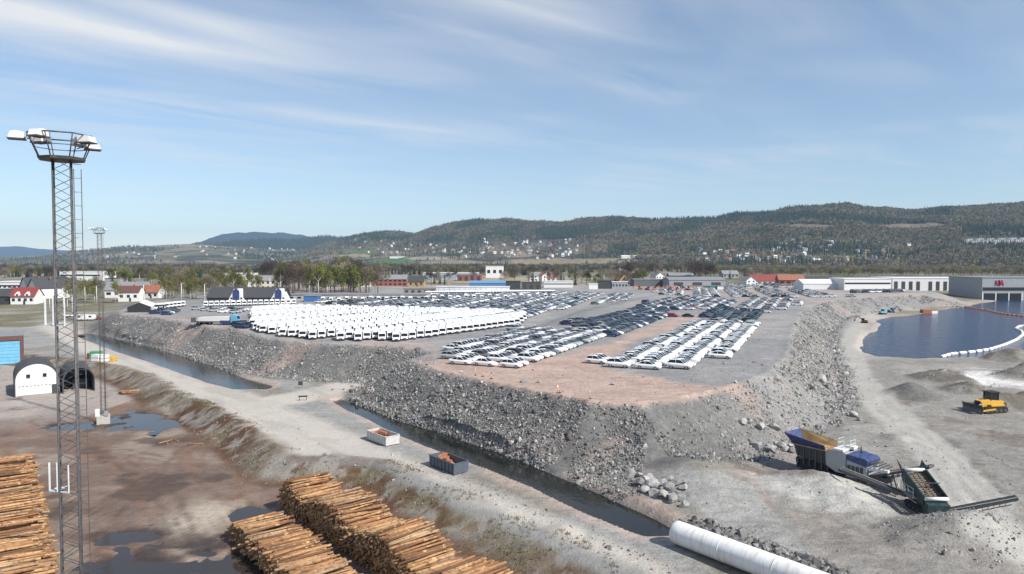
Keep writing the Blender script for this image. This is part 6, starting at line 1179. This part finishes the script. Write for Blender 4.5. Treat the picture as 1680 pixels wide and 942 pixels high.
HZN = [(HA, 790, 950, 393, 427, 74, 'on the slope above the straw coloured field'), (HA, 1132, 1268, 411, 433, 34, 'at the foot of the dark wooded hill'), (HA, 1270, 1500, 392, 434, 62, 'in the wooded suburb above the white warehouse'), (HA, 700, 792, 400, 425, 20, 'beside the pale fields below the ridge'), (HA, 560, 700, 395, 420, 24, 'around the green field above the grove'), (HB, 150, 420, 402, 426, 44, 'across the farmed valley side'), (HB, 420, 640, 408, 428, 34, 'along the foot of the far spruce hill')]
for h, a0, a1, b0, b1, n, where in HZN:
    for i in range(n):
        x, y, z = h.find(random.uniform(a0, a1), random.uniform(b0, b1)); me_, lb = random.choice(HHM + HHM[:2] + HHM[5:]); o = mkobj('hillside_house', me_, None, (x, y, z + 3.0), random.gauss(0, .5)); k = random.uniform(.75, 1.1); o.scale = (k, k, k); tag(o, lb + ' ' + where, 'house', 'houses ' + where)
for i in range(12):
    x, y, z = HA.find(1588 + i * 9, 402 - i * .2 + (i % 2) * 3); q = MB(); q.box((0, 0, 0), (17, 11, 21)); q.box((0, 0, 10.8), (17.6, 11.6, .6), 1)
    for a in range(3):
        for c in (3.0, 6.0, 8.8): q.box((-5.5 + a * 5.5, -5.55, c), (3, .16, 1.5), 2)
    tag(q.build('apartment_block', [M_WHITE, M_ROOFG, M_WINB], None, (x, y, z + 7), -.15), 'white flat roofed apartment block in the hillside row', 'apartment block', 'apartment blocks in the hillside row')
x, y, z = HA.find(652, 424); q = MB(); q.box((0, 0, 4), (62, 18, 10)); q.box((0, 0, 9.3), (63, 19, .6), 1); tag(q.build('farm_building', [M_WHITE, M_ROOFG], None, (x, y, z)), 'long white farm building above the green field', 'building')
x, y, z = HA.find(1033, 424); q = MB(); q.box((0, 0, 3), (58, 18, 8)); q.prism([(-9.5, 7), (0, 10.5), (9.5, 7)], -29.5, 29.5, 1, axis='x'); tag(q.build('farm_building', [M_WHITE, M_WROOF], None, (x, y, z)), 'long white farm building below the bare wood', 'building')

# ------------------------------------------------------------------ small things
fl = [G(a, b_, ZP) for a, b_ in ((770, 570), (817, 560), (870, 545), (955, 512), (1031, 494), (1080, 485))]
def fence(label, line, step, h):
    o = thing('mesh_fence', label, 'fence', (line[0][0], line[0][1], ZP)); w = MB(); B0 = Vector((line[0][0], line[0][1], ZP)); P_ = []
    for (ax, ay), (bx_, by_) in zip(line[:-1], line[1:]):
        L = math.hypot(bx_ - ax, by_ - ay); n = max(1, int(L / step))
        for k in range(n): P_.append(Vector((ax + (bx_ - ax) * k / n, ay + (by_ - ay) * k / n, 0)))
    P_.append(Vector((*line[-1], 0))); zs = H(np.array([p.x for p in P_]), np.array([p.y for p in P_]))
    for p, z in zip(P_, zs): p.z = float(z); q = MB(); q.tube(p - B0 - Vector((0, 0, .1)), p - B0 + Vector((0, 0, h)), .045, n=6); q.build('post', M_STEEL, o)
    for a, c in zip(P_[:-1], P_[1:]):
        for k in range(9): zz_ = Vector((0, 0, .08 + k * (h - .1) / 8)); w.bar(a - B0 + zz_, c - B0 + zz_, .022)
    tag(w.build('wire_mesh', M_STEEL, o), kind='stuff')
fence('tall mesh fence running between the van lot and the cars', fl, 3.2, 2.2); fence('short mesh fence at the corner of the pink gravel lot', [G(a, b_, ZP) for a, b_ in ((668, 584), (690, 590), (712, 598))], 3.0, 2.2)
M_ORG = flat('signal_orange', (0.75, .16, .03), .5)
for px, py in ((780, 616), (792, 618), (806, 622), (918, 645), (968, 657), (915, 646), (700, 600)):
    p = gp(px, py, ZP); o = thing('marker_post', 'orange and white marker post at the crest of the rubble face', 'marker', (p.x, p.y, Hs(p.x, p.y)), random.uniform(0, 3), 'marker posts on the crest'); q = MB(); q.tube((0, 0, .06), (0, 0, 1.05), .05, .04, 8); q.build('post', M_ORG, o); q = MB(); q.box((0, 0, .05), (.5, .4, .1)); q.build('foot', M_BLK, o); q = MB(); q.tube((0, 0, .55), (0, 0, .75), .056, n=8, caps=False); q.build('reflective_band', M_WHITE, o); q = MB(); q.box((0, 0, 1.15), (.28, .06, .3)); q.build('plate', M_WHITE if random.random() < .5 else M_ORG, o)
p = gp(497, 657); o = thing('barrier', 'small dark road barrier on the causeway', 'barrier', (p.x, p.y, Hs(p.x, p.y)), .2); q = MB(); q.box((0, 0, .85), (1.8, .12, .3)); q.build('beam', M_BLK, o)
for sx in (-.7, .7): q = MB(); q.bar((sx, -.3, 0), (sx, 0, .8), .08); q.bar((sx, .3, 0), (sx, 0, .8), .08); q.build('trestle', M_BLK, o)
p = gp(493, 637); o = thing('sign_board', 'small dark sign board beside the causeway', 'sign', (p.x, p.y, Hs(p.x, p.y)), .1); q = MB(); q.box((0, 0, 1.1), (1.0, .08, .9)); q.build('board', M_DGREY, o)
for sx in (-.35, .35): q = MB(); q.tube((sx, .06, 0), (sx, .06, 1.3), .04, n=6); q.build('post', M_STEEL, o)
for i, (px, py) in enumerate(((82, 520), (104, 516), (111, 519), (119, 522), (140, 510), (159, 513), (236, 498), (298, 497), (336, 499), (372, 470), (443, 482), (534, 480))):
    p = settle(px, py); z = Hs(p.x, p.y); o = thing('lamp_post', 'pale street lamp post along the railway road', 'lamp post', (p.x, p.y, z), 0, 'lamp posts by the railway road'); q = MB(); q.tube((0, 0, 0), (0, 0, 10), .22, .13, 8); q.build('pole', M_LGT, o); q = MB(); q.bar((0, 0, 10), (1.4, 0, 10.2), .12); q.build('arm', M_LGT, o); q = MB(); q.box((1.6, 0, 10.2), (.8, .3, .16)); q.build('lamp_head', M_GREYW, o)
for px, py, colr, lb in ((40, 513, 'red', 'red car driving on the road past the lawn'), (52, 497, 'white', 'white car parked before the red roofed dormer house'), (137, 549, 'black', 'black car on the track at the head of the canal'), (158, 526, 'red', 'dark red car parked beside the caravans'), (112, 524, 'white', 'white car parked between the caravans and the lamp posts')):
    p = settle(px, py); o = thing('car', lb, 'car', (p.x, p.y, Hs(p.x, p.y)), random.uniform(-.3, .3)); S = CAR['suv']; set_paint(mkobj('body', S['body'], o), colr); mkobj('windows', S['glass'], o); [mkobj('wheel', S['wheel'], o, w_) for w_ in S['wp']]
for i, (px, py) in enumerate(((136, 527), (146, 527))):
    p = settle(px, py); o = thing('caravan', ('white caravan with a dark window beside the railway road', 'white motor caravan with two windows beside the first caravan')[i], 'caravan', (p.x, p.y, Hs(p.x, p.y)), .1 * i); q = MB(); q.prism([(-2.6, .5), (2.5, .5), (2.8, 1.4), (2.3, 2.6), (-2.4, 2.7), (-2.7, 1.6)], -1.1, 1.1); q.build('body', M_WHITE, o)
    for x in ((-1.0,) if i == 0 else (-1.2, 1.0)): q = MB(); q.box((x, -1.12, 1.8), (1.2, .06, .7)); q.build('window', M_WINB, o)
    for sy in (-1, 1): q = MB(); q.tube((0, sy * 1.0 - .1, .36), (0, sy * 1.0 + .1, .36), .36, n=12); q.build('wheel', M_TYRE, o)
# machines by the lake and at the back of the lot
def digger(label, px, py, z0, rz, mt, s=1.0, group=None):
    p = settle(px, py, z0); o = thing('excavator', label, 'excavator', (p.x, p.y, Hs(p.x, p.y)), rz, group); o.scale = (s, s, s)
    for sy in (-1, 1): q = MB(); q.prism([(-1.9, .1), (1.7, .1), (2.1, .5), (1.8, .9), (-1.9, .9), (-2.2, .5)], sy * 1.2 - .3, sy * 1.2 + .3); q.build('track', M_TYRE, o)
    q = MB(); q.box((-.3, 0, 1.55), (3.6, 2.6, 1.0)); q.build('body', mt, o); q = MB(); q.box((.6, .8, 2.5), (1.6, 1.0, 1.5)); q.build('cab', M_GLASS, o); q = MB(); q.bar((1.2, -.2, 1.8), (4.0, -.2, 4.6), .35, .5); q.build('boom', mt, o); q = MB(); q.bar((4.0, -.2, 4.6), (6.2, -.2, 2.0), .3, .4); q.build('stick', mt, o); q = MB(); q.prism([(5.8, 2.0), (6.6, 1.9), (6.5, .9), (5.6, 1.1)], -.8, .3); q.build('bucket', M_DSTEEL, o)
digger('light blue excavator parked on the lake shore track', 1448, 516, 0, .2, M_LBLUE, .85); digger('rusty brown machine at the lake promontory', 1418, 530, 0, 2.4, M_RUST, .7); digger('dark blue excavator behind the light blue one', 1462, 513, 0, 0, M_BLUE, .8)
for i, px in enumerate((1050, 1062, 1074, 1086, 1100, 1112, 1122, 1128)): digger(('orange excavator parked in the machine row before the grey shed', 'red loader parked in the machine row before the grey shed', 'green machine parked in the machine row before the grey shed')[(0, 1, 0, 2, 0, 0, 1, 0)[i]], px, 475 + (i % 3), 8, random.uniform(0, 6), (M_ORG, MATS['safety_red'], M_ORG, M_GRNR, M_ORG, M_ORG, MATS['safety_red'], M_ORG)[i], .8, 'machine row before the grey shed')
for i, px in enumerate((1136, 1148, 1158, 1170, 1182)): shed(('pale', 'yellow', 'green', 'teal', 'white')[i] + ' storage container in the row by the machines', px - 5, px + 5, 475, 469.5, 3, (M_CREAM, M_CREAM, M_GRNR, MATS['bright_teal'], M_WHITE)[i], M_ROOFG, 8.2, 'storage_container', 'container')
p = gp(1524, 512); o = thing('storage_container', 'rusty red open container on the lake shore track', 'container', (p.x, p.y, Hs(p.x, p.y)), .1); q = MB(); q.box((0, 0, 1.4), (9, 2.6, 2.6)); q.build('body', M_RUST, o); q = MB(); q.box((2.6, -1.35, 1.1), (3.6, .1, 1.8)); q.build('door', M_WHITE, o)
# tower crane arm far behind the lot
digger('yellow crane arm rising behind the dark containers', 1012, 470, 7, .6, M_OCH, 2.0)
# dead grass tufts on the verges
gt = MB(); r_ = random.Random(5)
NG = 5200; tx, ty = RNG.uniform(-95, 10, NG * 8), RNG.uniform(58, 190, NG * 8); zq = zones(tx, ty); ok = (zq['yd'] > 1.5) & (zq['yd'] < 9.0) & (zq['pl'] > 16) & (fbm(tx, ty, 5, 3, 91) > .545); tx, ty = tx[ok][:NG], ty[ok][:NG]; tz = H(tx, ty)
for x, y, z in zip(tx, ty, tz):
    for k in range(4):
        a = r_.uniform(0, 6.28); L = r_.uniform(.18, .5); w = .035; q = Vector((x + r_.gauss(0, .12), y + r_.gauss(0, .12), z - .02)); t_v = Vector((math.cos(a) * L * .5, math.sin(a) * L * .5, L)); s_v = Vector((-math.sin(a), math.cos(a), 0)) * w; gt.add([q - s_v, q + s_v, q + t_v], [(0, 1, 2)])
tag(gt.build('dry_grass', leaf_mat('dry_grass_blade', (0.25, 0.195, 0.11), (0.15, 0.135, 0.065))), 'dry tufts of grass along the bank beside the timber', 'grass', None, 'stuff')

# ------------------------------------------------------------------ haze
hb = MB(); hb.box((0, 4500, 340), (30000, 21000, 700)); hm = bpy.data.materials.new('haze'); hm.use_nodes = True; ht = hm.node_tree; ht.nodes.clear()
ho = ht.nodes.new('ShaderNodeOutputMaterial'); hv = ht.nodes.new('ShaderNodeVolumePrincipled'); hv.inputs['Color'].default_value = (.46, .69, 1.0, 1); hv.inputs['Density'].default_value = 5.8e-5; hv.inputs['Anisotropy'].default_value = 0.0
ht.links.new(hv.outputs[0], ho.inputs['Volume']); hz_o = hb.build('haze', hm); tag(hz_o, kind='stuff')
